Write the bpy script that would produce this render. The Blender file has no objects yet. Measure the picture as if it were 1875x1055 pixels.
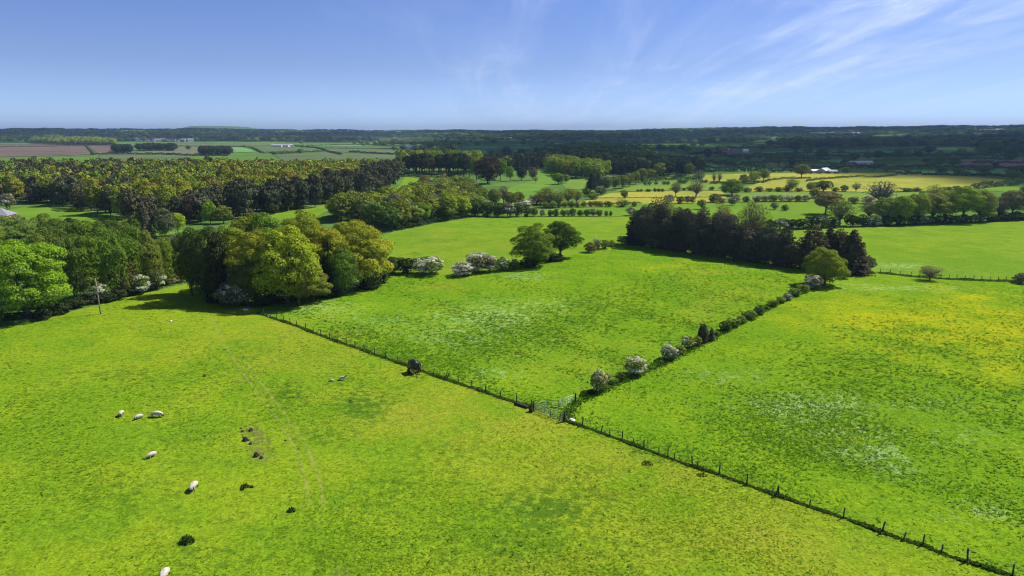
import bpy, bmesh, math, random
import numpy as np
from mathutils import Vector, geometry

random.seed(7)
rng = np.random.default_rng(7)
sc = bpy.context.scene
COL = sc.collection
PI = math.pi
R_ = math.radians

# ------------------------------------------------------------------ terrain
H = 35.0                                  # height of the viewpoint above the pasture
PITCH = math.atan(286.5 / 1250.0)
CP, SP = math.cos(PITCH), math.sin(PITCH)
SUN_EL, SUN_AZ = R_(50.0), R_(61.0)
SUN = np.array([math.cos(SUN_EL) * math.sin(SUN_AZ), math.cos(SUN_EL) * math.cos(SUN_AZ), math.sin(SUN_EL)])

def smooth(a, b, x):
    t = np.clip((x - a) / (b - a), 0, 1)
    return t * t * (3 - 2 * t)

def height(x, y):
    x = np.asarray(x, float); y = np.asarray(y, float)
    r = np.hypot(x, y); az = np.arctan2(x, y)
    z = 0.40 * np.sin(x / 23 + 1) * np.cos(y / 31) + 0.35 * np.sin((x + y) / 41 + 2)
    z = z + 0.9 * np.sin(x / 190 + .7) * np.sin(y / 160 + 1.9) * smooth(250, 700, r)
    ridge = np.interp(az, np.radians([-180, -37, -22, -8, 0, 8, 14, 20, 37, 180]), [42, 42, 40, 33, 31, 34, 46, 56, 60, 60])
    ridge = ridge + 3.5 * np.sin(az * 29 + 1) * np.sin(az * 11) + 1.6 * np.sin(az * 71) + 1.2 * np.sin(az * 163 + 2)
    z = z + ridge * smooth(2100, 5600, r)
    z = z + 5 * np.sin(x / 420 + 1) * np.sin(y / 510) * smooth(1600, 2600, r) * (1 - smooth(4600, 5600, r))
    z = z + 66 * np.exp(-((az + .396) / .05) ** 6) * smooth(8600, 10500, r)
    z = z + 40 * smooth(.13, .24, az) * smooth(7000, 10500, r)
    return z

_t = np.concatenate([np.geomspace(18, 400, 260), np.geomspace(402, 13500, 420)])

def at_many(px, py):
    """pixels of the photograph -> points on the ground (n,3)"""
    px = np.atleast_1d(np.asarray(px, float)); py = np.atleast_1d(np.asarray(py, float))
    dx = (px - 937.5) / 1250; dy = (527.5 - py) / 1250
    D = np.stack([dx, CP + dy * SP, -SP + dy * CP], 1)
    P = D[:, None, :] * _t[None, :, None]
    f = P[:, :, 2] + H - height(P[:, :, 0], P[:, :, 1])
    below = f < 0
    k = np.where(below.any(1), below.argmax(1), len(_t) - 1)
    k = np.clip(k, 1, None)
    i = np.arange(len(px))
    f0, f1 = f[i, k - 1], f[i, k]
    u = np.clip(f0 / np.where(np.abs(f0 - f1) < 1e-9, 1e-9, f0 - f1), 0, 1)
    t = _t[k - 1] + u * (_t[k] - _t[k - 1])
    Q = D * t[:, None]
    Q[:, 2] = height(Q[:, 0], Q[:, 1])
    return Q

def at(x, y):
    q = at_many([x], [y])[0]
    t = q[1] * CP + (H - q[2]) * SP
    return q, t

def inside(px, py, poly):
    px = np.asarray(px); py = np.asarray(py)
    c = np.zeros(px.shape, bool); n = len(poly)
    for i in range(n):
        x0, y0 = poly[i]; x1, y1 = poly[i - 1]
        c ^= ((y0 > py) != (y1 > py)) & (px < (x1 - x0) * (py - y0) / ((y1 - y0) or 1e-12) + x0)
    return c

# ------------------------------------------------------------------ tagging
def tag(o, label=None, cat=None, group=None, kind=None):
    if label: o['label'] = label
    if cat: o['category'] = cat
    if group: o['group'] = group
    if kind: o['kind'] = kind
    return o

def link(name, me, parent=None):
    o = bpy.data.objects.new(name, me); COL.objects.link(o)
    if parent: o.parent = parent
    return o

def empty(name, loc, rz=0):
    o = bpy.data.objects.new(name, None); COL.objects.link(o)
    o.empty_display_size = .2
    o.location = tuple(float(v) for v in loc); o.rotation_euler = (0, 0, rz)
    return o

ORD = ('first second third fourth fifth sixth seventh eighth ninth tenth eleventh twelfth thirteenth fourteenth fifteenth sixteenth '
       'seventeenth eighteenth nineteenth twentieth').split()
TENS = {2: 'twenty', 3: 'thirty', 4: 'forty', 5: 'fifty'}
def ordinal(i):
    if i < 20: return ORD[i]
    n = i + 1
    if n % 10 == 0: return {2: 'twentieth', 3: 'thirtieth', 4: 'fortieth', 5: 'fiftieth'}[n // 10]
    return TENS[n // 10] + '-' + ORD[n % 10 - 1]

# ------------------------------------------------------------------ meshes from arrays
def mesh_np(name, V, F, mats, mi=None, smooth_=False, fattr=None, vattr=None):
    """V (n,3); F (m,k) with one face size"""
    V = np.ascontiguousarray(V, np.float32); F = np.ascontiguousarray(F, np.int32)
    me = bpy.data.meshes.new(name)
    k = F.shape[1]
    me.vertices.add(len(V)); me.loops.add(F.size); me.polygons.add(len(F))
    me.vertices.foreach_set('co', V.ravel())
    me.loops.foreach_set('vertex_index', F.ravel())
    me.polygons.foreach_set('loop_start', np.arange(0, F.size, k, dtype=np.int32))
    for m in mats: me.materials.append(m)
    if mi is not None: me.polygons.foreach_set('material_index', np.ascontiguousarray(mi, np.int32))
    me.polygons.foreach_set('use_smooth', np.full(len(F), smooth_, bool))
    me.update(calc_edges=True)
    for n, a in (fattr or {}).items():
        a = np.asarray(a, np.float32)
        if a.ndim == 1:
            me.attributes.new(n, 'FLOAT', 'FACE').data.foreach_set('value', a)
        else:
            me.attributes.new(n, 'FLOAT_COLOR', 'FACE').data.foreach_set('color', np.ascontiguousarray(a).ravel())
    for n, a in (vattr or {}).items():
        a = np.asarray(a, np.float32)
        if a.ndim == 1:
            me.attributes.new(n, 'FLOAT', 'POINT').data.foreach_set('value', a)
        else:
            me.attributes.new(n, 'FLOAT_COLOR', 'POINT').data.foreach_set('color', np.ascontiguousarray(a).ravel())
    return me

def bm_mesh(name, bm, mat, smooth_=False):
    me = bpy.data.meshes.new(name)
    if smooth_:
        for f in bm.faces: f.smooth = True
    bm.to_mesh(me); bm.free()
    for m in (mat if isinstance(mat, (list, tuple)) else [mat]): me.materials.append(m)
    return me

def add_box(bm, c, s, rz=0, bevel=0):
    from mathutils import Matrix
    r = bmesh.ops.create_cube(bm, size=1, matrix=Matrix.Translation(c) @ Matrix.Rotation(rz, 4, 'Z') @ Matrix.Diagonal((s[0], s[1], s[2], 1)))
    if bevel:
        es = list({e for v in r['verts'] for e in v.link_edges})
        bmesh.ops.bevel(bm, geom=es, offset=bevel, segments=2, affect='EDGES', profile=.5)

def add_tube(bm, pts, rad, seg=8, cap=True):
    """tube along points; rad a number or one per point"""
    pts = [Vector(p) for p in pts]
    if not hasattr(rad, '__len__'): rad = [rad] * len(pts)
    rings = []
    for i, p in enumerate(pts):
        d = (pts[min(i + 1, len(pts) - 1)] - pts[max(i - 1, 0)]).normalized()
        a = d.cross(Vector((0, 0, 1)) if abs(d.z) < .9 else Vector((1, 0, 0))).normalized(); b = d.cross(a)
        rings.append([bm.verts.new(p + (a * math.cos(2 * PI * k / seg) + b * math.sin(2 * PI * k / seg)) * rad[i]) for k in range(seg)])
    for r0, r1 in zip(rings, rings[1:]):
        for k in range(seg):
            bm.faces.new((r0[k], r0[(k + 1) % seg], r1[(k + 1) % seg], r1[k]))
    if cap:
        bm.faces.new(list(reversed(rings[0]))); bm.faces.new(rings[-1])

def tubes_np(paths, seg=5):
    """many tapered tubes -> arrays; paths: list of (points (k,3), radii (k))"""
    Vs, Fs, n = [], [], 0
    ang = np.arange(seg) * 2 * PI / seg
    for P, r in paths:
        P = np.asarray(P, float); r = np.asarray(r, float)
        d = np.gradient(P, axis=0); d /= np.linalg.norm(d, axis=1)[:, None] + 1e-9
        ref = np.where(np.abs(d[:, 2:3]) < .9, [[0, 0, 1.]], [[1., 0, 0]])
        a = np.cross(d, ref); a /= np.linalg.norm(a, axis=1)[:, None] + 1e-9
        b = np.cross(d, a)
        V = P[:, None, :] + (a[:, None, :] * np.cos(ang)[None, :, None] + b[:, None, :] * np.sin(ang)[None, :, None]) * r[:, None, None]
        k = len(P)
        i = np.arange(k - 1)[:, None] * seg; j = np.arange(seg)[None, :]; j2 = (j + 1) % seg
        F = np.stack([i + j, i + j2, i + seg + j2, i + seg + j], -1).reshape(-1, 4) + n
        Vs.append(V.reshape(-1, 3)); Fs.append(F); n += k * seg
    return np.concatenate(Vs), np.concatenate(Fs)

# ------------------------------------------------------------------ node helpers
def new_mat(name):
    m = bpy.data.materials.new(name); m.use_nodes = True
    nt = m.node_tree; nt.nodes.clear()
    out = nt.nodes.new('ShaderNodeOutputMaterial')
    return m, nt, out

class NB:
    """short hand for wiring nodes"""
    def __init__(s, nt): s.nt = nt
    def n(s, t, **kw):
        x = s.nt.nodes.new(t)
        for k, v in kw.items(): setattr(x, k, v)
        return x
    def l(s, a, b): s.nt.links.new(a, b)
    def put(s, sock, v):
        if isinstance(v, bpy.types.NodeSocket): s.l(v, sock)
        elif isinstance(v, (tuple, list)):
            sock.default_value = (*v, 1) if len(v) == 3 and sock.type == 'RGBA' else v
        else: sock.default_value = v
    def math(s, op, a, b=0, clamp=False):
        x = s.n('ShaderNodeMath', operation=op, use_clamp=clamp)
        s.put(x.inputs[0], a); s.put(x.inputs[1], b); return x.outputs[0]
    def mix(s, f, a, b, blend='MIX'):
        x = s.n('ShaderNodeMix', data_type='RGBA', blend_type=blend)
        s.put(x.inputs[0], f); s.put(x.inputs[6], a); s.put(x.inputs[7], b); return x.outputs[2]
    def noise(s, vec, scale, detail=4, rough=.55, dist=0, out=0):
        x = s.n('ShaderNodeTexNoise'); x.inputs['Scale'].default_value = scale; x.inputs['Detail'].default_value = detail
        x.inputs['Roughness'].default_value = rough; x.inputs['Distortion'].default_value = dist
        if vec is not None: s.l(vec, x.inputs['Vector'])
        return x.outputs[out]
    def ramp(s, v, a, b):
        x = s.n('ShaderNodeMapRange', clamp=True); x.interpolation_type = 'SMOOTHSTEP'
        s.put(x.inputs[0], v); x.inputs[1].default_value = a; x.inputs[2].default_value = b
        return x.outputs[0]
    def pos(s): return s.n('ShaderNodeNewGeometry').outputs['Position']
    def attr(s, name, out='Fac'):
        return s.n('ShaderNodeAttribute', attribute_name=name).outputs[out]

def simple_mat(name, col, rough=.7, metal=0, vary=.15, scale=3):
    m, nt, out = new_mat(name); b = NB(nt)
    p = b.n('ShaderNodeBsdfPrincipled'); p.inputs['Roughness'].default_value = rough; p.inputs['Metallic'].default_value = metal
    tc = b.n('ShaderNodeTexCoord').outputs['Object']
    f = b.ramp(b.noise(tc, scale, 5), .3, .7)
    lo = tuple(c * (1 - vary) for c in col); hi = tuple(c * (1 + vary) for c in col)
    b.put(p.inputs['Base Color'], b.mix(f, lo, hi)); b.l(p.outputs[0], out.inputs[0])
    return m

def leaf_mat(name, source, trans=.13, vary=.6, up=0.):
    """foliage: colour from the object (one per tree) or from a face attribute, plus leaf to leaf variation"""
    m, nt, out = new_mat(name); b = NB(nt)
    c = b.n('ShaderNodeObjectInfo').outputs['Color'] if source == 'object' else (source if isinstance(source, tuple) else b.attr('tint', 'Color'))
    s = b.attr('shade')
    k = b.math('ADD', b.math('MULTIPLY', s, vary), 1 - vary / 2)
    g = b.n('ShaderNodeCombineColor'); 
    for i in range(3): b.put(g.inputs[i], k)
    col = b.mix(1.0, c, g.outputs[0], 'MULTIPLY')
    warm = b.mix(b.ramp(s, .55, 1.0), col, b.mix(1.0, col, (1.25, 1.05, .7), 'MULTIPLY'))
    d = b.n('ShaderNodeBsdfDiffuse'); t = b.n('ShaderNodeBsdfTranslucent')
    b.l(warm, d.inputs[0]); b.l(warm, t.inputs[0])
    if up:                                       # blades too fine to resolve: shade them like the sward they make up
        nv = b.n('ShaderNodeVectorMath', operation='ADD')
        b.l(b.n('ShaderNodeNewGeometry').outputs['Normal'], nv.inputs[0]); nv.inputs[1].default_value = (0, 0, up)
        nn = b.n('ShaderNodeVectorMath', operation='NORMALIZE'); b.l(nv.outputs[0], nn.inputs[0]); b.l(nn.outputs[0], d.inputs['Normal'])
    mx = b.n('ShaderNodeMixShader'); mx.inputs[0].default_value = trans
    b.l(d.outputs[0], mx.inputs[1]); b.l(t.outputs[0], mx.inputs[2]); b.l(mx.outputs[0], out.inputs[0])
    return m

LEAF = leaf_mat('leaves', 'object')
LEAF_T = leaf_mat('leaves_mass', 'attr')
NEEDLE = leaf_mat('needles', 'object', .12, .8)
BLOSSOM = leaf_mat('may_blossom', (.54, .56, .44), .2, .45)
BARK = simple_mat('bark', (.085, .068, .05), .9, 0, .35, 4)
TWIG = simple_mat('pale_twigs', (.13, .115, .09), .9, 0, .3, 4)
# ------------------------------------------------------------------ tree shapes (unit: crown 1 wide, tree 1 high)
def leaf_quads(P, N, size, g, aspect=.75):
    n = len(P)
    N = N / (np.linalg.norm(N, axis=1)[:, None] + 1e-9)
    T = np.cross(N, g.normal(size=(n, 3))); T /= np.linalg.norm(T, axis=1)[:, None] + 1e-9
    B = np.cross(N, T)
    s = (np.asarray(size) * g.uniform(.6, 1.35, n))[:, None]
    a, b = T * s * .5, B * s * .5 * aspect
    j = lambda: 1 + g.uniform(-.35, .35, (n, 1))
    V = np.stack([P - a * j() - b * .4, P + b * j() - a * .2, P + a * j() + b * .3, P - b * j() + a * .2], 1).reshape(-1, 3)
    return V, np.arange(4 * n).reshape(n, 4)

def unit(n, g):
    v = g.normal(size=(n, 3)); return v / np.linalg.norm(v, axis=1)[:, None]

def clump_centres(g, K, zc, rz, lump, flat, fill):
    d = unit(K * 3, g); d = d[d[:, 2] > -.75][:K]
    # keep the directions spread out
    for _ in range(8):
        df = d[:, None] - d[None]; q = (df ** 2).sum(2) + np.eye(len(d))
        d = d + .035 * (df / (q ** 1.5)[..., None]).sum(1) / len(d) * 4
        d /= np.linalg.norm(d, axis=1)[:, None]
    ph = g.uniform(0, 6, 6)
    wob = 1 + .10 * np.sin(3 * np.arctan2(d[:, 1], d[:, 0]) + ph[0]) + .10 * np.sin(5 * d[:, 2] + ph[1]) + g.uniform(-.12, .08, len(d))
    rad = g.uniform(*fill, len(d)) * wob
    r = lump * g.uniform(.65, 1.3, len(d))
    e = np.array([.5, .5, rz]) - lump * .8 * np.array([1, 1, rz / .5 * .8])
    c = d * e * rad[:, None]
    c[:, 2] = np.where(c[:, 2] < 0, c[:, 2] * flat, c[:, 2]) + zc
    return c, r

def broadleaf(seed, leaves, size, K=42, zc=.58, rz=.40, lump=.155, flat=.9, fill=(.72, 1.0), jit=.75, trunk=True, limbs=14,
              blossom=0., stems=1, trunk_h=.34, tr=.032, keep=.86, inner=.05, droop=0., pad=.66):
    g = np.random.default_rng(seed)
    c, r = clump_centres(g, K, zc, rz, lump, flat, fill)
    zsc = rz / .5
    w = r ** 2; ci = g.choice(len(c), leaves * 2, p=w / w.sum())
    d = unit(len(ci), g)
    d = d[:len(ci)]; d[:, 2] = np.where((d[:, 2] < -.2) & (g.random(len(ci)) < .75), -d[:, 2], d[:, 2])
    P = c[ci] + d * (r[ci] * g.uniform(.78, 1.10, len(ci)))[:, None] * [1.12, 1.12, zsc * pad]
    if droop: P[:, 2] -= droop * g.random(len(ci)) ** 2 * (d[:, 2] < .2)
    q = (((P[:, None] - c[None]) / [1.12, 1.12, zsc * pad]) ** 2).sum(2) / (r ** 2)[None]
    q[np.arange(len(ci)), ci] = 9
    ok = (q.min(1) > keep ** 2) | (g.random(len(ci)) < inner)
    ok &= P[:, 2] > .015
    idx = np.nonzero(ok)[0][:leaves]
    P, d, ci = P[idx], d[idx], ci[idx]
    cd = c[ci] - [0, 0, zc]; cd = cd / (np.linalg.norm(cd, axis=1)[:, None] + 1e-9)
    N = d * .70 + cd * .15 + [0, 0, .28] + g.normal(size=(len(P), 3)) * jit * .42
    V, F = leaf_quads(P, N, np.full(len(P), size), g)
    shade = np.clip(g.uniform(0, 1, len(P)) * .6 + g.uniform(0, .4, len(c))[ci], 0, 1)
    mi = np.zeros(len(P), int)
    if blossom:
        cb = g.random(len(c)) < blossom
        mi = np.where((cb[ci] & (g.random(len(P)) < .72) & (d[:, 2] > -.5)) | (g.random(len(P)) < blossom * .12), 1, 0)
    paths = []
    if trunk:
        bend = g.normal(0, .02, 2)
        for s_ in range(stems):
            o = g.normal(0, .05, 2) * (stems > 1)
            top = np.array([bend[0] + o[0] * 1.5, bend[1] + o[1] * 1.5, trunk_h])
            paths.append(([(o[0], o[1], -.03), (o[0] * 1.1, o[1] * 1.1, .02), (bend[0] * .5 + o[0] * 1.2, bend[1] * .5 + o[1] * 1.2, trunk_h * .55), top], np.array([1.5, 1.1, .85, .75]) * tr / stems ** .5))
            ks = g.choice(len(c), min(limbs, len(c)), replace=False)
            for k in ks:
                m = (top * .45 + c[k] * .55) + g.normal(0, .03, 3) + [0, 0, .02]
                e = c[k] + (c[k] - top) * .12
                r0 = tr * g.uniform(.42, .62) / stems ** .5
                paths.append(([top - [0, 0, g.uniform(0, .12)], m, c[k], e], np.array([r0, r0 * .65, r0 * .3, r0 * .08])))
                for _ in range(2):
                    e2 = m + (c[k] - m) * .8 + g.normal(0, .09, 3)
                    paths.append(([m, (m + e2) / 2 + g.normal(0, .015, 3), e2], np.array([r0 * .4, r0 * .25, r0 * .06])))
    return dict(V=V, F=F, mi=mi, shade=shade, trunk=tubes_np(paths) if paths else None)

def conifer(seed, leaves, size, tiers=15, taper=.8, base=.03, top=1.0, bushy=.0, lean=.3, trunk_top=.97):
    g = np.random.default_rng(seed)
    n = leaves
    z = base + (top - base) * (1 - np.sqrt(g.random(n)) ) ** .9
    nb = 11
    tier = np.floor(z * tiers); zt = (tier + .5) / tiers
    off = g.uniform(0, 6.28, tiers + 2)[tier.astype(int)]
    lenf = g.uniform(.72, 1.18, (tiers + 2, nb))
    bi = g.integers(0, nb, n)
    ang = off + (bi + g.normal(0, .22, n)) * 2 * PI / nb
    Rm = .5 * np.clip(1 - (z - base) / (top - base), 0, 1) ** taper
    if bushy: Rm = Rm * (1 - bushy) + bushy * .5 * np.sqrt(np.clip(1 - ((z - .45) / .56) ** 2, 0, 1))
    R = Rm * lenf[tier.astype(int), bi] + .012
    u = np.sqrt(g.uniform(.12, 1, n))
    rr = R * u
    zz = zt * .55 + z * .45 - lean * rr * .35 + .12 * rr * u + g.normal(0, .008, n)
    P = np.stack([np.cos(ang) * rr, np.sin(ang) * rr, np.clip(zz, .01, 1.02)], 1)
    out = np.stack([np.cos(ang), np.sin(ang), np.zeros(n)], 1)
    N = out * .55 + np.array([0, 0, .8]) + g.normal(size=(n, 3)) * .55
    V, F = leaf_quads(P, N, np.full(n, size), g, .55)
    paths = [([(0, 0, -.03), (0, 0, .3), (g.normal(0, .01), g.normal(0, .01), .7), (0, 0, trunk_top)], np.array([.03, .022, .012, .003]))]
    return dict(V=V, F=F, mi=np.zeros(n, int), shade=g.random(n), trunk=tubes_np(paths))

def pine(seed, leaves, size):
    """open crown of flat plates on a long bare stem"""
    return broadleaf(seed, leaves, size, K=22, zc=.68, rz=.30, lump=.16, flat=.7, jit=.9, limbs=14, trunk_h=.6, tr=.026)

KINDS = {
    # kind: (material, builder by level, variants)
    'oak':      (LEAF, lambda s, l: broadleaf(100 + s, (24000, 8200, 1700, 420)[l], (.021, .034, .066, .12)[l], K=(70, 56, 38, 26)[l], lump=(.112, .122, .148, .172)[l], limbs=20), 4),
    'round':    (LEAF, lambda s, l: broadleaf(200 + s, (24000, 8200, 1700, 420)[l], (.021, .034, .066, .12)[l], K=(74, 60, 36, 26)[l], zc=.54, rz=.44, pad=.85, lump=(.102, .112, .14, .17)[l], trunk_h=.26), 4),
    'dome':     (LEAF, lambda s, l: broadleaf(250 + s, (24000, 8200, 1700, 420)[l], (.021, .034, .066, .12)[l], K=(66, 56, 36, 26)[l], zc=.46, rz=.48, pad=.8, lump=(.108, .118, .145, .17)[l], flat=.9, trunk_h=.2), 4),
    'birch':    (LEAF, lambda s, l: broadleaf(300 + s, (20000, 7200, 1600, 400)[l], (.027, .044, .08, .14)[l], K=(80, 62, 38, 24)[l], zc=.52, rz=.48, lump=.125, pad=.9, jit=1.1, trunk_h=.3, tr=.022, keep=.7, droop=.10), 4),
    'sparse':   (LEAF, lambda s, l: broadleaf(400 + s, (5200, 2600, 800, 260)[l], (.022, .034, .06, .10)[l], K=(60, 50, 36, 26)[l], zc=.58, rz=.41, lump=.15, jit=1.2, keep=.1, inner=1, limbs=(44, 40, 22, 12)[l], trunk_h=.30, tr=.034), 3),
    'bare':     (LEAF, lambda s, l: broadleaf(450 + s, (1600, 900, 380, 200)[l], (.022, .034, .05, .08)[l], K=(60, 50, 40, 26)[l], zc=.58, rz=.41, lump=.14, jit=1.2, keep=.1, inner=1, limbs=(60, 50, 30, 14)[l], trunk_h=.28, tr=.045), 2),
    'conifer':  (NEEDLE, lambda s, l: conifer(500 + s, (11000, 4200, 1300, 420)[l], (.05, .075, .13, .2)[l], taper=.6, bushy=.42), 4),
    'spire':    (NEEDLE, lambda s, l: conifer(550 + s, (11000, 4200, 1300, 420)[l], (.05, .08, .13, .2)[l], taper=.74, lean=.5), 4),
    'pine':     (NEEDLE, lambda s, l: broadleaf(600 + s, (9000, 3600, 1000, 360)[l], (.034, .052, .09, .14)[l], K=(34, 30, 24, 18)[l], zc=.62, rz=.36, lump=.17, flat=.8, jit=1.1, limbs=12, trunk_h=.5, tr=.028), 4),
    'bush':     (LEAF, lambda s, l: broadleaf(700 + s, (6500, 2600, 800, 260)[l], (.042, .062, .10, .16)[l], K=(44, 36, 26, 18)[l], zc=.44, rz=.52, lump=.165, flat=.85, jit=1.0, stems=3, trunk_h=.18, tr=.03, limbs=6), 5),
    'hawthorn': (LEAF, lambda s, l: broadleaf(800 + s, (7500, 3000, 900, 300)[l], (.038, .058, .095, .15)[l], K=(50, 40, 28, 20)[l], zc=.46, rz=.50, lump=.155, flat=.85, jit=1.0, stems=3, trunk_h=.2, tr=.03, limbs=6, blossom=.40), 4),
    'maybush':  (LEAF, lambda s, l: broadleaf(850 + s, (7500, 3000, 900, 300)[l], (.038, .058, .095, .15)[l], K=(50, 40, 28, 20)[l], zc=.46, rz=.50, lump=.155, flat=.85, jit=1.0, stems=3, trunk_h=.2, tr=.03, limbs=6, blossom=.3), 4),
    'edge':     (NEEDLE, lambda s, l: broadleaf(650 + s, (9000, 4200, 1500, 420)[l], (.034, .05, .085, .14)[l], K=(50, 46, 34, 22)[l], zc=.5, rz=.5, lump=.14, flat=1.0, jit=1.2, limbs=8, trunk_h=.4, tr=.028), 4),
    'scrub':    (LEAF, lambda s, l: broadleaf(900 + s, (2200, 1200, 420, 200)[l], (.045, .062, .10, .16)[l], K=(34, 28, 20, 16)[l], zc=.46, rz=.50, lump=.18, flat=.85, jit=1.2, keep=.1, inner=1, stems=4, trunk_h=.2, tr=.03, limbs=9), 3),
}
_protos = {}
def proto(kind, lod, var):
    key = (kind, lod, var)
    if key not in _protos:
        mat, fn, nv = KINDS[kind]
        d = fn(var, lod)
        bark = TWIG if kind in ('sparse', 'bare', 'birch') else BARK
        if lod <= 1:
            cr = mesh_np(kind + '_crown', d['V'], d['F'], [mat, BLOSSOM], d['mi'], fattr={'shade': d['shade']})
            tv, tf = d['trunk']
            tk = mesh_np(kind + '_trunk', tv, tf, [bark], smooth_=True)
            _protos[key] = (cr, tk)
        else:
            tv, tf = d['trunk']
            V = np.concatenate([d['V'], tv]); F = np.concatenate([d['F'], tf + len(d['V'])])
            mi = np.concatenate([d['mi'], np.full(len(tf), 2)])
            sh = np.concatenate([d['shade'], np.zeros(len(tf))])
            _protos[key] = (mesh_np(kind + '_whole', V, F, [mat, BLOSSOM, bark], mi, fattr={'shade': sh}), None)
    return _protos[key]

C = dict(
    bright=(.17, .30, .018), lime=(.20, .275, .024), gold=(.25, .32, .020), oak=(.21, .275, .022), olive=(.165, .205, .032),
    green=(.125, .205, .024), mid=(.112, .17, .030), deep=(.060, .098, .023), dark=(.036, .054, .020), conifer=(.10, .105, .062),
    black=(.078, .080, .050), grey=(.13, .135, .075), sage=(.125, .155, .072), brown=(.125, .108, .048), rust=(.24, .165, .045), copper=(.054, .041, .027),
    bud=(.185, .18, .065))

CATS = {'bush': 'bush', 'hawthorn': 'hawthorn', 'maybush': 'hawthorn', 'scrub': 'bush'}
NAMES = {'oak': 'oak_tree', 'round': 'broadleaf_tree', 'dome': 'broadleaf_tree', 'birch': 'birch_tree', 'sparse': 'budding_tree', 'bare': 'bare_tree',
         'conifer': 'conifer_tree', 'spire': 'spruce_tree', 'pine': 'pine_tree', 'edge': 'pine_tree', 'bush': 'green_bush', 'hawthorn': 'hawthorn_bush', 'maybush': 'hawthorn_bush', 'scrub': 'thorn_bush'}
_vi = [0]
def plant_w(kind, p, w, h, col, label, group=None, name=None, px=None, var=None, cjit=.12):
    """a tree standing at world point p, w wide and h high"""
    mat, fn, nv = KINDS[kind]
    _vi[0] += 1
    r = random.Random(_vi[0] * 7919)
    v = r.randrange(nv) if var is None else var % nv
    lod = 0 if px > 62 else 1 if px > 26 else 2 if px > 9 else 3
    cr, tk = proto(kind, lod, v)
    c = C[col] if isinstance(col, str) else col
    k = 1 + r.uniform(-cjit, cjit); hs = r.uniform(-cjit, cjit) * .6
    c = (c[0] * k * (1 + hs), c[1] * k, c[2] * k * (1 - hs), 1)
    rz = r.uniform(0, 6.28)
    nm = name or NAMES[kind]
    cat = CATS.get(kind, 'tree')
    p = (float(p[0]), float(p[1]), float(p[2]))
    if tk is None:
        o = link(nm, cr); o.location = p; o.rotation_euler = (0, 0, rz); o.scale = (w, w, h); o.color = c
        tag(o, label, cat, group); return o
    e = empty(nm, p, rz); e.scale = (w, w, h)
    tag(e, label, cat, group)
    o = link('crown', cr, e); o.color = c
    t = link('trunk', tk, e)
    return e

def plant(kind, x, y, wpx, hpx, col, label, group=None, name=None, var=None, cjit=.12):
    """(x, y) where it meets the ground, its width and height as pixels of the photograph"""
    q, t = at(x, y)
    w = wpx * t / 1250
    # the foot of a low crown seen from above is its near edge: stand it half a crown further back
    back = .30 * w if kind in ('bush', 'hawthorn', 'maybush', 'scrub', 'dome', 'conifer') else .12 * w
    d = np.array([q[0], q[1]]); d /= np.linalg.norm(d)
    q[:2] += d * back; q[2] = height(q[0], q[1]); t += back
    w = wpx * t / 1250
    dep = math.atan2(H, math.hypot(q[0], q[1]))
    h = hpx * t / 1250 / math.cos(dep) - .28 * w * math.tan(dep)
    h = max(h, hpx * t / 1250 * .6)
    return plant_w(kind, q, w, h, col, label, group, name, hpx, var, cjit)
# ------------------------------------------------------------------ ground and fields
def project(P):
    P = np.asarray(P, float)
    dep = P[:, 1] * CP - (P[:, 2] - H) * SP
    up = P[:, 1] * SP + (P[:, 2] - H) * CP
    dep = np.where(dep < .1, .1, dep)
    return 937.5 + 1250 * P[:, 0] / dep, 527.5 - 1250 * up / dep

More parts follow.
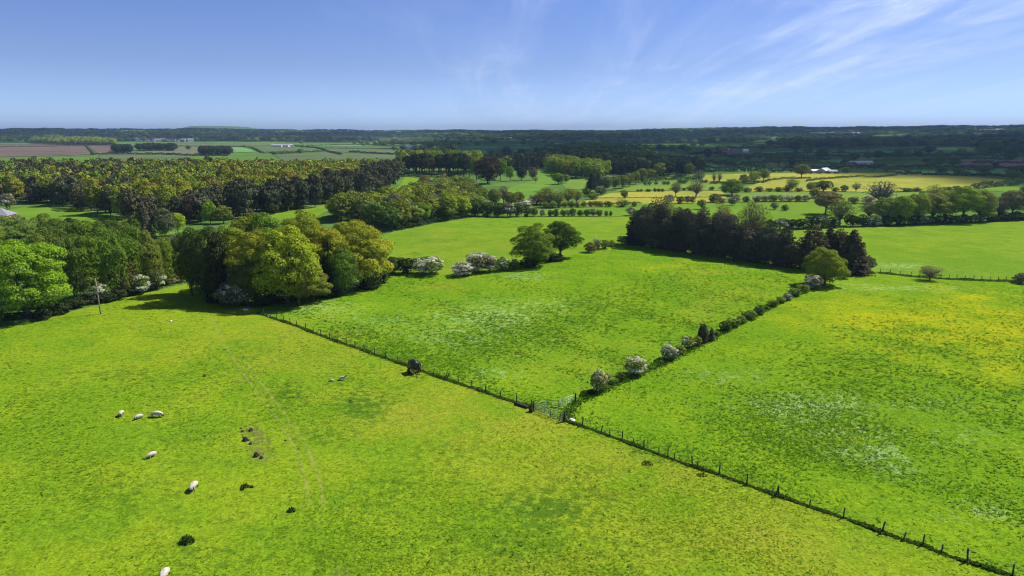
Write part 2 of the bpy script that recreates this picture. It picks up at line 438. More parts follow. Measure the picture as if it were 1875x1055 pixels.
def grass_mat(name, a, b_, c, dry=(.20, .215, .020), dark=(.045, .105, .009), white=(.25, .35, .13), flower=(.37, .335, .007), bump=.35, grain=.6, tuft=.55, tscale=.9):
    m, nt, out = new_mat(name); b = NB(nt)
    p = b.pos()
    big, mid = b.noise(p, .02, 3), b.noise(p, .10, 5, .6)
    fine, gr = b.noise(p, tscale, 6, .66), b.noise(p, 4.2, 5, .7)
    sep = b.n('ShaderNodeSeparateColor'); b.l(b.attr('patch', 'Color'), sep.inputs[0])
    dr, dk, wh = sep.outputs[0], sep.outputs[1], sep.outputs[2]
    fl = b.attr('flower')
    col = b.mix(b.ramp(b.math('ADD', b.math('MULTIPLY', mid, .6), b.math('MULTIPLY', big, .4)), .40, .60), a, b_)
    col = b.mix(b.math('MULTIPLY', b.ramp(fine, .48, .70), tuft), col, c)
    col = b.mix(b.math('MULTIPLY', dr, b.ramp(b.math('ADD', mid, b.math('MULTIPLY', fine, .5)), .50, .95)), col, dry)
    col = b.mix(b.math('MULTIPLY', b.ramp(b.math('ADD', fine, b.math('MULTIPLY', dk, .22)), .56, .70), dk, True), col, dark)
    wn = b.noise(p, .7, 7, .72)
    col = b.mix(b.math('MULTIPLY', b.ramp(b.math('ADD', wn, b.math('MULTIPLY', wh, .20)), .56, .74), wh, True), col, white)
    fn = b.noise(p, 1.3, 9, .78)
    col = b.mix(b.math('MULTIPLY', b.ramp(b.math('ADD', b.math('MULTIPLY', fn, .6), b.math('ADD', b.math('MULTIPLY', mid, .4), b.math('MULTIPLY', fl, .20))), .50, .74), fl, True), col, flower)
    gq = b.math('ADD', b.math('MULTIPLY', b.ramp(gr, .32, .68), .55), b.math('MULTIPLY', b.ramp(b.noise(p, 1.7, 6, .75), .32, .68), .45))
    k = b.math('ADD', b.math('MULTIPLY', gq, grain), 1 - grain / 2)
    g = b.n('ShaderNodeCombineColor')
    for i in range(3): b.put(g.inputs[i], k)
    col = b.mix(1.0, col, g.outputs[0], 'MULTIPLY')
    d = b.n('ShaderNodeBsdfDiffuse'); b.l(col, d.inputs[0])
    bp = b.n('ShaderNodeBump'); bp.inputs['Strength'].default_value = bump; bp.inputs['Distance'].default_value = .35
    b.l(b.math('ADD', fine, b.math('MULTIPLY', gr, .45)), bp.inputs['Height']); b.l(bp.outputs[0], d.inputs['Normal'])
    b.l(d.outputs[0], out.inputs[0])
    return m

def plain_field_mat(name, a, b_, scale=.05, stripes=0.):
    m, nt, out = new_mat(name); b = NB(nt)
    p = b.pos()
    f = b.ramp(b.noise(p, scale, 6, .62), .36, .64)
    col = b.mix(f, a, b_)
    k = b.math('ADD', b.math('MULTIPLY', b.noise(p, scale * 14, 4, .7), .5), .75)
    g = b.n('ShaderNodeCombineColor')
    for i in range(3): b.put(g.inputs[i], k)
    col = b.mix(1.0, col, g.outputs[0], 'MULTIPLY')
    d = b.n('ShaderNodeBsdfDiffuse'); b.l(col, d.inputs[0]); b.l(d.outputs[0], out.inputs[0])
    return m

# the ground: one sheet out to the far hills, denser towards the viewpoint
def build_ground():
    rr = np.concatenate([[0], np.geomspace(8, 14000, 300)]); aa = np.linspace(-PI, PI, 541)[:-1]
    Rg, A = np.meshgrid(rr[1:], aa, indexing='ij')
    X, Y = Rg * np.sin(A), Rg * np.cos(A)
    V = np.stack([X, Y, height(X, Y)], -1).reshape(-1, 3)
    n = len(aa); i = np.arange(len(rr) - 2)[:, None] * n; j = np.arange(n)[None]; j2 = (j + 1) % n
    F = np.stack([i + j, i + n + j, i + n + j2, i + j2], -1).reshape(-1, 4)
    V = np.concatenate([V, [[0, 0, float(height(0, 0))]]])
    me = mesh_np('ground', V, F, [plain_field_mat('rough_ground', (.062, .125, .024), (.095, .165, .034), .02)], smooth_=True)
    bm = bmesh.new(); bm.from_mesh(me); bm.verts.ensure_lookup_table()
    c = bm.verts[len(V) - 1]
    for k in range(n): bm.faces.new((c, bm.verts[k], bm.verts[(k + 1) % n])).smooth = True
    bmesh.ops.recalc_face_normals(bm, faces=bm.faces[:])
    bm.to_mesh(me); bm.free()
    o = link('ground', me); tag(o, kind='structure')
    return o
build_ground()

FIELD_POLYS = []
def field(name, poly, mat, patches=(), level=1, step=.022, kind='structure', smin=1.1):
    """a sheet laid over the ground: outline given where it shows in the photograph, then stood on the terrain"""
    FIELD_POLYS.append(poly)
    B = []
    for (x0, y0), (x1, y1) in zip(poly, poly[1:] + poly[:1]):
        k = max(1, int(max(abs(x1 - x0) / 14, abs(y1 - y0) / 3)))
        for u in range(k): B.append((x0 + (x1 - x0) * u / k, y0 + (y1 - y0) * u / k))
    B = np.array(B)
    W = at_many(B[:, 0], B[:, 1])
    r = np.hypot(W[:, 0], W[:, 1]); az = np.arctan2(W[:, 0], W[:, 1])
    # interior points on a polar net
    pts = []
    lr = math.log(max(r.min(), 5)); 
    while lr < math.log(r.max()):
        rr = math.exp(lr); ds = max(smin, step * rr)
        n = max(2, int((az.max() - az.min()) * rr / ds) + 1)
        a = np.linspace(az.min(), az.max(), n) + rng.uniform(-.3, .3, n) * ds / rr
        pts.append(np.stack([rr * np.sin(a), rr * np.cos(a)], 1))
        lr += ds / rr
    Q = np.concatenate(pts) if pts else np.zeros((0, 2))
    ok = inside(Q[:, 0], Q[:, 1], [(p[0], p[1]) for p in W])
    Q = Q[ok]
    co = [Vector((float(p[0]), float(p[1]))) for p in W] + [Vector((float(p[0]), float(p[1]))) for p in Q]
    nb = len(W)
    vs, es, fs = geometry.delaunay_2d_cdt(co, [(i, (i + 1) % nb) for i in range(nb)], [], 1, 1e-4)[:3]
    X = np.array([v[:] for v in vs])
    if len(fs) == 0: print('EMPTY FIELD', name); return None
    rr = np.hypot(X[:, 0], X[:, 1])
    Z = height(X[:, 0], X[:, 1]) + level * (.03 + rr * .00035)
    V = np.column_stack([X, Z])
    F = np.array([f for f in fs if len(f) == 3])
    a, b_, c = V[F[:, 0]], V[F[:, 1]], V[F[:, 2]]
    fl = np.cross(b_ - a, c - a)[:, 2] < 0
    F[fl] = F[fl][:, ::-1]
    PX, PY = project(V)
    pat = np.zeros((len(V), 4)); flo = np.zeros(len(V)); pat[:, 3] = 1
    for (x, y, rx, ry, ch, s) in patches:
        gq = s * np.exp(-((PX - x) / rx) ** 2 - ((PY - y) / ry) ** 2)
        if ch == 3: flo = np.maximum(flo, gq)
        else: pat[:, ch] = np.maximum(pat[:, ch], gq)
    me = mesh_np(name, V, F, [mat], smooth_=True, vattr={'patch': np.clip(pat, 0, 1), 'flower': np.clip(flo, 0, 1)})
    o = link(name, me); tag(o, kind=kind)
    return o

DRY, DARK, WHITE, FLOWER = 0, 1, 2, 3
M_PAST = grass_mat('pasture_grass', (.118, .212, .009), (.170, .242, .011), (.072, .150, .009), bump=.5, grain=.95)
M_MEAD = grass_mat('meadow_grass', (.100, .204, .008), (.144, .236, .009), (.064, .148, .008), bump=.55, tuft=.6, tscale=1.1, grain=.95)
M_RIGHT = grass_mat('long_meadow_grass', (.104, .204, .008), (.148, .238, .009), (.066, .148, .008), bump=.6, tuft=.6, tscale=1.0, grain=.95)
M_FAR = grass_mat('far_meadow_grass', (.108, .200, .012), (.150, .228, .016), (.078, .160, .013), bump=.6, grain=.7, tuft=.5, tscale=.30)
M_LIGHT = plain_field_mat('pale_grass_field', (.110, .185, .030), (.140, .205, .032), .02)
M_GREEN = plain_field_mat('green_grass_field', (.095, .185, .016), (.125, .208, .020), .03)
M_YELLOW = plain_field_mat('buttercup_field', (.275, .265, .040), (.185, .215, .034), .02)
M_EMER = plain_field_mat('young_wheat_field', (.10, .225, .060), (.125, .245, .070), .01)
M_PALE = plain_field_mat('pale_crop_field', (.075, .110, .048), (.098, .128, .056), .008)
M_PALE2 = plain_field_mat('straw_field', (.135, .14, .062), (.16, .155, .075), .008)
M_SOIL = plain_field_mat('ploughed_soil', (.098, .076, .062), (.130, .100, .080), .01)
M_SOILD = plain_field_mat('red_soil', (.19, .12, .10), (.22, .14, .115), .01)
M_FAIR = plain_field_mat('fairway_grass', (.080, .175, .020), (.115, .21, .030), .03)

PAST = [(-260, 700), (-120, 636), (0, 603), (150, 567), (250, 541), (345, 520), (400, 545), (465, 567), (560, 602), (660, 638), (758, 674), (860, 709),
        (960, 746), (1033, 771), (1130, 805), (1225, 838), (1320, 869), (1425, 907), (1545, 949), (1690, 999), (1850, 1053), (2000, 1106), (2080, 1300), (1500, 1700), (400, 1700), (-420, 1300)]
field('near_pasture', PAST, M_PAST, [
    (850, 760, 260, 60, DRY, .9), (1150, 860, 240, 70, DRY, .9), (1400, 990, 260, 80, DRY, .9), (520, 650, 180, 50, DRY, .6), (560, 600, 120, 22, DRY, .7), (700, 640, 120, 30, DRY, .6), (1000, 1040, 200, 40, DRY, .6),
    (1010, 930, 150, 60, DARK, .85), (930, 1000, 260, 60, DARK, .62), (660, 745, 74, 42, DARK, .9), (530, 722, 46, 28, DARK, .9), (620, 700, 50, 22, DARK, .7), (590, 800, 70, 26, DARK, .7),
    (450, 640, 90, 30, DARK, .45), (250, 690, 200, 40, DARK, .5), (760, 690, 30, 10, DARK, .8), (500, 760, 30, 14, DARK, .8), (1155, 828, 34, 10, DARK, .9), (1190, 845, 26, 10, DARK, .9),
    (330, 790, 120, 40, DARK, .45), (700, 900, 180, 60, DARK, .5), (200, 900, 180, 70, DARK, .45), (430, 1000, 220, 60, DARK, .45), (820, 830, 120, 30, DARK, .6), (1080, 860, 40, 12, DARK, .8)])
CMEAD = [(465, 567), (500, 556), (560, 545), (600, 538), (640, 530), (700, 508), (760, 505), (810, 505), (850, 507), (930, 498), (1030, 471), (1100, 458), (1150, 446), (1220, 456), (1330, 471),
         (1470, 492), (1480, 522), (1460, 538), (1400, 566), (1330, 604), (1270, 636), (1200, 667), (1165, 687), (1095, 719), (1053, 737), (1033, 771), (960, 746), (860, 709), (758, 674), (660, 638), (560, 602)]
field('centre_meadow', CMEAD, M_MEAD, [
    (590, 565, 110, 22, WHITE, .6), (700, 590, 130, 26, WHITE, .5), (900, 580, 150, 40, WHITE, .7), (840, 610, 160, 36, WHITE, .6), (905, 684, 60, 14, WHITE, .6), (960, 507, 60, 10, WHITE, .7), (1000, 560, 90, 20, WHITE, .6),
    (820, 524, 40, 8, DRY, .9), (560, 596, 70, 14, DRY, .6), (620, 612, 90, 16, DRY, .6), (1250, 490, 120, 14, FLOWER, .45), (1200, 530, 60, 10, FLOWER, .35), (1330, 560, 100, 40, DRY, .5), (1300, 500, 40, 8, DRY, .8), (1050, 660, 160, 40, DRY, .4),
    (690, 655, 40, 9, DARK, .8), (880, 640, 120, 30, DARK, .5), (640, 636, 40, 6, DARK, .7), (1040, 520, 100, 18, DARK, .3), (1090, 600, 200, 40, DARK, .35)])
RMEAD = [(1033, 771), (1053, 737), (1095, 719), (1165, 687), (1200, 667), (1270, 636), (1330, 604), (1400, 566), (1460, 538), (1480, 522), (1545, 505), (1600, 503), (1700, 514), (1790, 516), (1875, 520), (2060, 524), (2400, 640), (2300, 1000), (2000, 1106),
         (1850, 1053), (1690, 999), (1545, 949), (1425, 907), (1320, 869), (1225, 838), (1130, 805)]
field('long_grass_meadow', RMEAD, M_RIGHT, [
    (1650, 588, 250, 56, FLOWER, .64), (1560, 565, 170, 40, FLOWER, .52), (1800, 600, 230, 78, FLOWER, .70), (1700, 640, 160, 44, FLOWER, .55), (1830, 680, 90, 60, FLOWER, .45), (1420, 620, 90, 22, FLOWER, .3), (1790, 545, 90, 14, FLOWER, .7),
    (1480, 745, 150, 30, WHITE, .9), (1590, 830, 90, 22, WHITE, .9), (1640, 860, 60, 20, WHITE, .8), (1700, 740, 120, 24, WHITE, .5), (1800, 940, 90, 24, WHITE, .75), (1560, 790, 140, 20, WHITE, .7), (1330, 690, 120, 20, WHITE, .5), (1640, 528, 160, 7, WHITE, .75), (1780, 800, 120, 26, WHITE, .5), (1540, 520, 50, 8, WHITE, .5),
    (1230, 800, 160, 20, DARK, .25), (1600, 900, 140, 22, DARK, .35), (1450, 820, 180, 30, DARK, .25), (1750, 980, 100, 22, DARK, .35), (1480, 900, 90, 16, DARK, .3)])
field('far_right_meadow', [(1480, 522), (1470, 492), (1420, 480), (1420, 425), (1560, 418), (1650, 414), (1760, 409), (1875, 405), (2060, 398), (2300, 470), (2060, 524), (1875, 520), (1790, 516), (1700, 514), (1600, 503), (1545, 505)], M_FAR, [
    (1650, 487, 80, 9, WHITE, .8), (1680, 455, 90, 12, FLOWER, .4), (1800, 440, 120, 10, DARK, .3), (1760, 500, 120, 8, WHITE, .4), (1700, 425, 160, 8, DARK, .3), (1850, 470, 60, 20, WHITE, .3)])
field('upper_meadow', [(690, 500), (640, 480), (690, 435), (720, 425), (790, 411), (870, 398), (1000, 398), (1165, 397), (1170, 440), (1150, 446), (1100, 458), (1030, 471), (930, 498), (850, 507), (810, 505), (760, 505), (720, 504)], M_FAR, [
    (800, 440, 90, 10, DARK, .4), (950, 410, 200, 6, DARK, .25), (760, 465, 60, 9, DARK, .4), (840, 450, 120, 20, DRY, .3)])
field('hedged_meadow', [(880, 395), (960, 390), (1010, 383), (1090, 380), (1170, 375), (1300, 372), (1480, 371), (1590, 374), (1620, 405), (1540, 414), (1420, 421), (1165, 397), (1000, 396)], M_GREEN)
field('buttercup_strip', [(1045, 376), (1085, 364), (1118, 354), (1200, 350), (1320, 350), (1330, 358), (1330, 371), (1170, 374), (1090, 379)], M_YELLOW)
field('light_green_field', [(1120, 352), (1150, 344), (1180, 337), (1240, 333), (1320, 334), (1325, 349), (1200, 349)], M_LIGHT)
field('pale_meadow', [(1335, 370), (1335, 358), (1360, 353), (1450, 351), (1590, 353), (1720, 352), (1720, 372), (1590, 373), (1480, 370)], M_LIGHT)
field('yellow_field', [(1285, 332), (1292, 321), (1350, 319), (1470, 317), (1560, 317), (1640, 318), (1760, 323), (1845, 330), (1835, 339), (1720, 350), (1590, 352), (1450, 350), (1360, 352), (1370, 342), (1395, 334)], M_YELLOW)
field('garden_field', [(0, 414), (-60, 405), (-10, 388), (20, 384), (80, 374), (130, 379), (190, 391), (242, 403), (255, 412), (120, 425), (40, 425)], M_GREEN)
field('wood_edge_pasture', [(560, 408), (420, 412), (430, 398), (500, 389), (545, 385), (640, 369), (690, 360), (718, 351), (735, 337), (740, 325), (752, 324), (770, 330), (800, 334), (820, 342), (800, 352), (760, 364), (690, 372), (600, 387)], M_FAR)
field('gap_lawn', [(272, 452), (262, 438), (300, 428), (345, 420), (350, 445), (322, 470), (290, 480)], M_GREEN)
field('golf_fairway', [(920, 352), (935, 343), (975, 332), (988, 312), (1008, 311), (1018, 325), (1014, 338), (985, 352), (965, 368), (938, 366)], M_FAIR)
field('putting_green', [(1035, 346), (1030, 338), (1040, 331), (1072, 328), (1075, 340), (1062, 348)], M_LIGHT)
field('lower_fairway', [(915, 372), (920, 354), (945, 368), (975, 358), (990, 366), (960, 378)], M_LIGHT)
field('ploughed_field', [(-160, 290), (-160, 267), (0, 266), (90, 265), (155, 267), (172, 283), (100, 286), (0, 288)], M_SOIL)
field('bare_field', [(160, 267), (205, 267), (212, 279), (260, 281), (290, 283), (235, 284), (178, 282)], M_SOIL)
field('fallow_strip', [(0, 265), (0, 263.6), (100, 264), (205, 265), (205, 266.5), (80, 264.6)], M_PALE2)
field('green_strip', [(185, 292), (180, 284), (260, 284.5), (340, 287), (360, 296), (260, 297)], M_PALE)
field('crop_field', [(215, 263), (330, 261), (480, 262.5), (540, 266), (470, 268), (320, 268), (240, 270)], M_PALE)
field('grey_crop_field', [(250, 281), (300, 274), (330, 269), (420, 269.5), (440, 279), (350, 285)], plain_field_mat('thin_crop', (.10, .115, .065), (.125, .13, .075), .01))
field('young_crop_field', [(425, 270), (445, 270), (470, 278), (430, 280)], M_EMER)
field('hedged_crop_field', [(455, 271), (470, 269), (545, 269.5), (600, 277), (480, 281)], M_PALE)
field('straw_strip', [(430, 263.4), (505, 263), (500, 264.8), (455, 265)], M_PALE2)
field('long_crop_field', [(560, 270), (640, 268.2), (720, 271), (752, 279), (760, 284), (640, 280), (580, 275)], M_PALE)
field('dark_crop_field', [(500, 284), (600, 279), (700, 283), (770, 288), (760, 296), (520, 296)], M_PALE)
field('top_crop_field', [(530, 268), (590, 265), (720, 266.5), (640, 268)], M_EMER)
field('hill_field', [(655, 257.5), (700, 255), (770, 252.5), (770, 254.5), (710, 258.5)], M_PALE2)
field('valley_crop_field', [(830, 270), (870, 268), (1010, 269.5), (1020, 274), (940, 280), (850, 285)], M_EMER)
field('emerald_field', [(1204, 303), (1205, 288), (1235, 288.5), (1262, 293), (1300, 301), (1350, 306), (1330, 312), (1240, 311)], M_EMER)
field('sloping_field', [(1300, 306), (1400, 303), (1440, 306), (1420, 313), (1330, 314)], M_EMER)
field('shaded_field', [(1590, 280), (1592, 272), (1700, 270), (1790, 269.5), (1860, 276), (1830, 281), (1700, 283)], M_EMER)
field('red_field', [(1758, 303), (1765, 298), (1800, 295.5), (1875, 293), (2000, 292), (2000, 306), (1875, 308), (1770, 307)], M_SOILD)
field('pale_ribbon_field', [(1580, 305), (1640, 301), (1700, 297), (1770, 293), (1840, 291.5), (1760, 297), (1690, 302), (1620, 306)], M_PALE2)
field('valley_pasture', [(1640, 316), (1640, 309), (1780, 308), (1900, 311), (1900, 322), (1760, 320)], M_EMER)
field('corner_field', [(1800, 345), (1875, 339), (2000, 338), (2000, 352), (1875, 354), (1810, 350)], M_GREEN)
field('distant_field', [(1185, 257), (1190, 255), (1215, 253.5), (1230, 255), (1210, 257.6)], M_PALE)
field('hillside_field', [(1340, 253), (1380, 250.8), (1490, 251), (1480, 254), (1400, 255)], M_EMER)
field('ridge_field', [(1480, 252), (1500, 250), (1580, 249), (1560, 252)], M_SOILD)
field('ridge_pasture', [(1583, 256), (1610, 249), (1660, 246), (1680, 250), (1640, 254)], M_PALE)
field('pale_slope', [(1235, 280), (1250, 277), (1300, 276), (1330, 280), (1270, 283)], M_PALE)
field('mid_valley_field', [(1380, 282), (1440, 277), (1590, 274), (1580, 281), (1470, 286)], M_EMER)
field('low_valley_field', [(1490, 296), (1560, 289), (1620, 289), (1600, 296), (1520, 300)], M_EMER)

# wheel tracks worn in the pasture: thin paler ribbons of trodden grass
def track_mat():
    m, nt, out = new_mat('trodden_grass'); b = NB(nt)
    p = b.pos()
    d = b.n('ShaderNodeBsdfDiffuse'); b.put(d.inputs[0], b.mix(b.ramp(b.noise(p, 2.5, 5, .7), .35, .65), (.27, .30, .055), (.34, .35, .09)))
    t = b.n('ShaderNodeBsdfTransparent')
    f = b.math('MULTIPLY', b.ramp(b.noise(p, 1.1, 6, .7), .38, .60), .56)
    mx = b.n('ShaderNodeMixShader'); b.put(mx.inputs[0], f); b.l(t.outputs[0], mx.inputs[1]); b.l(d.outputs[0], mx.inputs[2]); b.l(mx.outputs[0], out.inputs[0])
    return m
M_TRACK = track_mat()
def ribbon(name, pts, width, mat, lift=.008, kind='structure'):
    xs = np.array(pts, float)
    u = np.linspace(0, len(xs) - 1, len(xs) * 8)
    px, py = np.interp(u, np.arange(len(xs)), xs[:, 0]), np.interp(u, np.arange(len(xs)), xs[:, 1])
    for _ in range(4):
        px[1:-1] = (px[:-2] + px[1:-1] * 2 + px[2:]) / 4; py[1:-1] = (py[:-2] + py[1:-1] * 2 + py[2:]) / 4
    W = at_many(px, py)
    d = np.gradient(W[:, :2], axis=0); d /= np.linalg.norm(d, axis=1)[:, None]
    nrm = np.stack([-d[:, 1], d[:, 0]], 1)
    rows = []
    for s in (-.5, 0, .5):
        q = W[:, :2] + nrm * s * width * (1 + .25 * np.sin(np.arange(len(W)) * 1.7))[:, None]
        rr = np.hypot(q[:, 0], q[:, 1])
        rows.append(np.column_stack([q, height(q[:, 0], q[:, 1]) + (.03 + rr * .00035) + lift]))
    V = np.concatenate(rows); n = len(W)
    i = np.arange(n - 1)
    F = np.concatenate([np.stack([i + k * n, i + 1 + k * n, i + 1 + (k + 1) * n, i + (k + 1) * n], 1) for k in (0, 1)])
    me = mesh_np(name, V, F, [mat], smooth_=True)
    return tag(link(name, me), kind=kind)
ribbon('wheel_track', [(385, 572), (395, 600), (420, 645), (455, 700), (497, 752), (520, 785), (545, 830), (560, 880), (566, 930)], .34, M_TRACK)
ribbon('wheel_track', [(450, 664), (480, 705), (512, 745), (535, 780), (565, 825), (585, 880), (594, 940)], .34, M_TRACK)

def soil_mat():
    m, nt, out = new_mat('scuffed_soil'); b = NB(nt)
    p = b.pos()
    d = b.n('ShaderNodeBsdfDiffuse'); b.put(d.inputs[0], b.mix(b.ramp(b.noise(p, 3, 5, .7), .4, .6), (.13, .11, .055), (.20, .165, .09)))
    t = b.n('ShaderNodeBsdfTransparent')
    f = b.math('MULTIPLY', b.ramp(b.noise(p, 1.6, 6, .75), .44, .60), b.math('MULTIPLY', b.attr('flower'), .9))
    mx = b.n('ShaderNodeMixShader'); b.put(mx.inputs[0], f); b.l(t.outputs[0], mx.inputs[1]); b.l(d.outputs[0], mx.inputs[2]); b.l(mx.outputs[0], out.inputs[0])
    return m
M_BARE = soil_mat()
field('bare_ground', [(440, 790), (448, 776), (470, 780), (492, 800), (508, 838), (490, 850), (458, 846), (446, 812)], M_BARE, [(470, 800, 22, 24, FLOWER, 1.), (482, 834, 24, 14, FLOWER, 1.)], level=1.25, smin=.5)
field('bare_ground', [(600, 1056), (612, 1040), (640, 1034), (654, 1042), (640, 1056), (620, 1066)], M_BARE, [(628, 1048, 20, 8, FLOWER, .8)], level=1.25, smin=.4)
field('bare_ground', [(348, 1028), (352, 1019), (366, 1018), (368, 1026), (358, 1032)], M_BARE, [(358, 1025, 8, 5, FLOWER, .9)], level=1.25, smin=.3)
# ------------------------------------------------------------------ fences, gates
WOOD = simple_mat('weathered_wood', (.045, .038, .031), .9, 0, .4, 9)
OLDWOOD = simple_mat('dark_timber', (.028, .023, .019), .9, 0, .4, 9)
PALEWOOD = simple_mat('bleached_wood', (.34, .31, .25), .8, 0, .25, 6)
STEEL = simple_mat('galvanised_steel', (.26, .27, .24), .6, .15, .25, 12)
WIRE = simple_mat('fence_wire', (.20, .20, .19), .5, .8, .1, 12)
BLACKP = simple_mat('black_plastic', (.012, .013, .017), .32, 0, .3, 4)
RUSTM = simple_mat('rusty_steel', (.045, .030, .024), .7, .3, .5, 8)
RUBBER = simple_mat('rubber_tyre', (.012, .012, .012), .85, 0, .3, 8)
WHITEP = simple_mat('white_paint', (.72, .71, .66), .6, 0, .08, 5)
STONE = simple_mat('pale_stone', (.55, .54, .50), .85, 0, .2, 5)

def post_mesh(name, hgt, rad, mat, seed, square=False):
    g = random.Random(seed)
    bm = bmesh.new()
    seg = 8
    pts = [(0, 0, -.15), (0, 0, .05), (g.uniform(-.012, .012), g.uniform(-.012, .012), hgt * .55), (g.uniform(-.015, .015), g.uniform(-.015, .015), hgt - .02), (0, 0, hgt + .012)]
    add_tube(bm, pts, [rad * 1.02, rad, rad * .97, rad * .95, rad * .55], 6 if square else seg)
    return bm_mesh(name, bm, mat, not square)
POSTS = [post_mesh('post', h_, r_, WOOD, i) for i, (h_, r_) in enumerate([(1.22, .072), (1.3, .078), (1.15, .066)])]
POST_SHORT = post_mesh('post', .85, .06, WOOD, 9)
STRAINER = post_mesh('post', 1.32, .11, OLDWOOD, 12)

def fence(name, posts, label, wires=(.25, .55, .85, 1.05), wr=.007):
    """posts: (x, y[, kind, lean]) where each stands in the photograph"""
    W = [at(p[0], p[1])[0] for p in posts]
    root = empty(name, W[0]); tag(root, label, 'fence')
    W = [w - W[0] for w in W]; base = Vector(root.location)
    g = random.Random(len(posts))
    for i, (w, p) in enumerate(zip(W, posts)):
        k = p[2] if len(p) > 2 else 'n'
        me = {'n': POSTS[i % 3], 's': POST_SHORT, 'g': STRAINER}[k]
        o = link('post', me, root); o.location = w
        lean = p[3] if len(p) > 3 else 0
        o.rotation_euler = (g.uniform(-.09, .09), lean + g.uniform(-.10, .10), g.uniform(0, 3))
        if lean: o.rotation_euler = (0, lean, 0)
    strong = [w for w, p in zip(W, posts) if not (len(p) > 2 and p[2] == 's') and not len(p) > 3]
    for hz in wires:
        bm = bmesh.new()
        pts = []
        for a, b_ in zip(strong, strong[1:]):
            pts.append(a + np.array([0, 0, hz])); m = (a + b_) / 2; pts.append(m + np.array([0, 0, hz - .015]))
        pts.append(strong[-1] + np.array([0, 0, hz]))
        add_tube(bm, pts, wr, 4)
        link('wire', bm_mesh('wire', bm, WIRE), root)
    return root

UP = [(472.6, 574), (483.4, 578), (495, 582), (507, 586), (518.7, 589.5), (531, 594), (543.7, 598), (559.6, 604.7), (574, 610.5), (588, 615), (603.8, 621.4), (619, 627), (634, 632),
      (650.4, 637.6), (667.5, 643), (686.3, 650.8), (706.5, 657), (728.6, 665), (748.4, 671.5), (770, 680), (791, 687, 'n', .42), (813.5, 695, 'n', .40), (816.5, 696.5, 'n', .45), (839.6, 703.5), (864.6, 711.5), (890, 720), (917, 729.5), (946, 738), (974, 748)]
LOW = [(1035, 772), (1066, 781.5), (1101, 794), (1116.5, 800, 's'), (1138.7, 808), (1158.7, 815, 's'), (1178.7, 823), (1206.7, 833.5, 's'), (1221.9, 839), (1233.9, 843.5, 's'), (1268, 855), (1277, 858, 's'), (1316.5, 870.5), (1367.5, 889.5),
       (1421.5, 908), (1425.5, 909.5), (1482, 929, 's'), (1544, 949.5), (1614.5, 976), (1653, 990, 's', .25), (1689, 999.5), (1722.5, 1014, 's', .12), (1771, 1031), (1854, 1057), (1920, 1080), (1990, 1103)]
FARF = [(1612, 501), (1630, 502.5), (1648, 504.5), (1668, 507), (1684, 508), (1722, 511), (1737, 512), (1752, 512.5), (1767, 513), (1782, 514), (1797, 514.5), (1812, 515), (1827, 515.5), (1842, 516), (1857, 516.5), (1885, 517), (1905, 518), (1930, 518.5)]
fence('post_and_wire_fence', UP, 'post and wire fence from the oak clump past the black tank to the gates')
fence('post_and_wire_fence', LOW, 'post and wire fence running from the braced gate post into the bottom corner')
fence('post_and_wire_fence', FARF, 'far post and wire fence beside the small lone round tree beyond the buttercups')

def tube_gate(p0, p1, rails, hgt, label, mat=STEEL, name='field_gate', group=None, brace=True, lift=.12):
    a = at(*p0)[0]; b_ = at(*p1)[0]
    root = empty(name, a); tag(root, label, 'gate', group)
    d = b_ - a; L = np.linalg.norm(d[:2])
    for x in (0, .5, 1):
        bm = bmesh.new()
        add_tube(bm, [d * x + np.array([0, 0, lift]), d * x + np.array([0, 0, hgt])], .024 if x == .5 else .04, 8)
        link('stile', bm_mesh('stile', bm, mat, True), root)
    for k in range(rails):
        z = lift + (hgt - lift) * (k / (rails - 1)) ** 1.12
        bm = bmesh.new(); add_tube(bm, [np.array([0, 0, z]), d + np.array([0, 0, z])], .028 if k in (0, rails - 1) else .018, 6)
        link('rail', bm_mesh('rail', bm, mat, True), root)
    if brace:
        bm = bmesh.new(); o = np.array([0.02, .02, 0])
        add_tube(bm, [o + np.array([0, 0, lift]), d * .5 + o + np.array([0, 0, hgt])], .014, 6)
        link('brace', bm_mesh('brace', bm, mat, True), root)
    return root
tube_gate((977.5, 753.5), (1007.5, 764.5), 7, 1.25, 'galvanised gate leaf with close bars hung on the dark post by the stump')
tube_gate((1008.5, 765), (1031, 772), 5, 1.2, 'open-barred gate leaf meeting the diagonally braced timber post')
tube_gate((980, 752), (997.5, 749), 5, 1.15, 'short steel hurdle angled behind the close-barred gate', name='steel_hurdle')
tube_gate((998, 748), (1023, 746), 5, 1.15, 'steel hurdle with pale top rail in the middle of the sheep pen', name='steel_hurdle')
tube_gate((1025.5, 746), (1052.5, 737.5), 6, 1.15, 'bright galvanised gate running up to the post under the hawthorn', mat=simple_mat('bright_galvanised', (.46, .47, .44), .5, .15, .1, 9))

def big_post(x, y, hgt, rad, label, strut=None):
    p = at(x, y)[0]
    root = empty('gate_post', p); tag(root, label, 'post', None)
    link('shaft', post_mesh('shaft', hgt, rad, OLDWOOD, int(x)), root)
    if strut:
        q = at(*strut)[0] - p
        bm = bmesh.new(); add_tube(bm, [(0, 0, hgt * .68), tuple(q + np.array([0, 0, .04]))], .055, 6)
        link('strut', bm_mesh('strut', bm, PALEWOOD), root)
    return root
big_post(976.5, 754, 1.45, .12, 'dark timber gate post standing beside the round stump')
big_post(1033.5, 773, 1.5, .15, 'thick dark gate post propped by a pale diagonal strut', (1042.5, 774))
big_post(1053.5, 738, 1.4, .11, 'dark gate post at the end of the bright gate under the hawthorn')

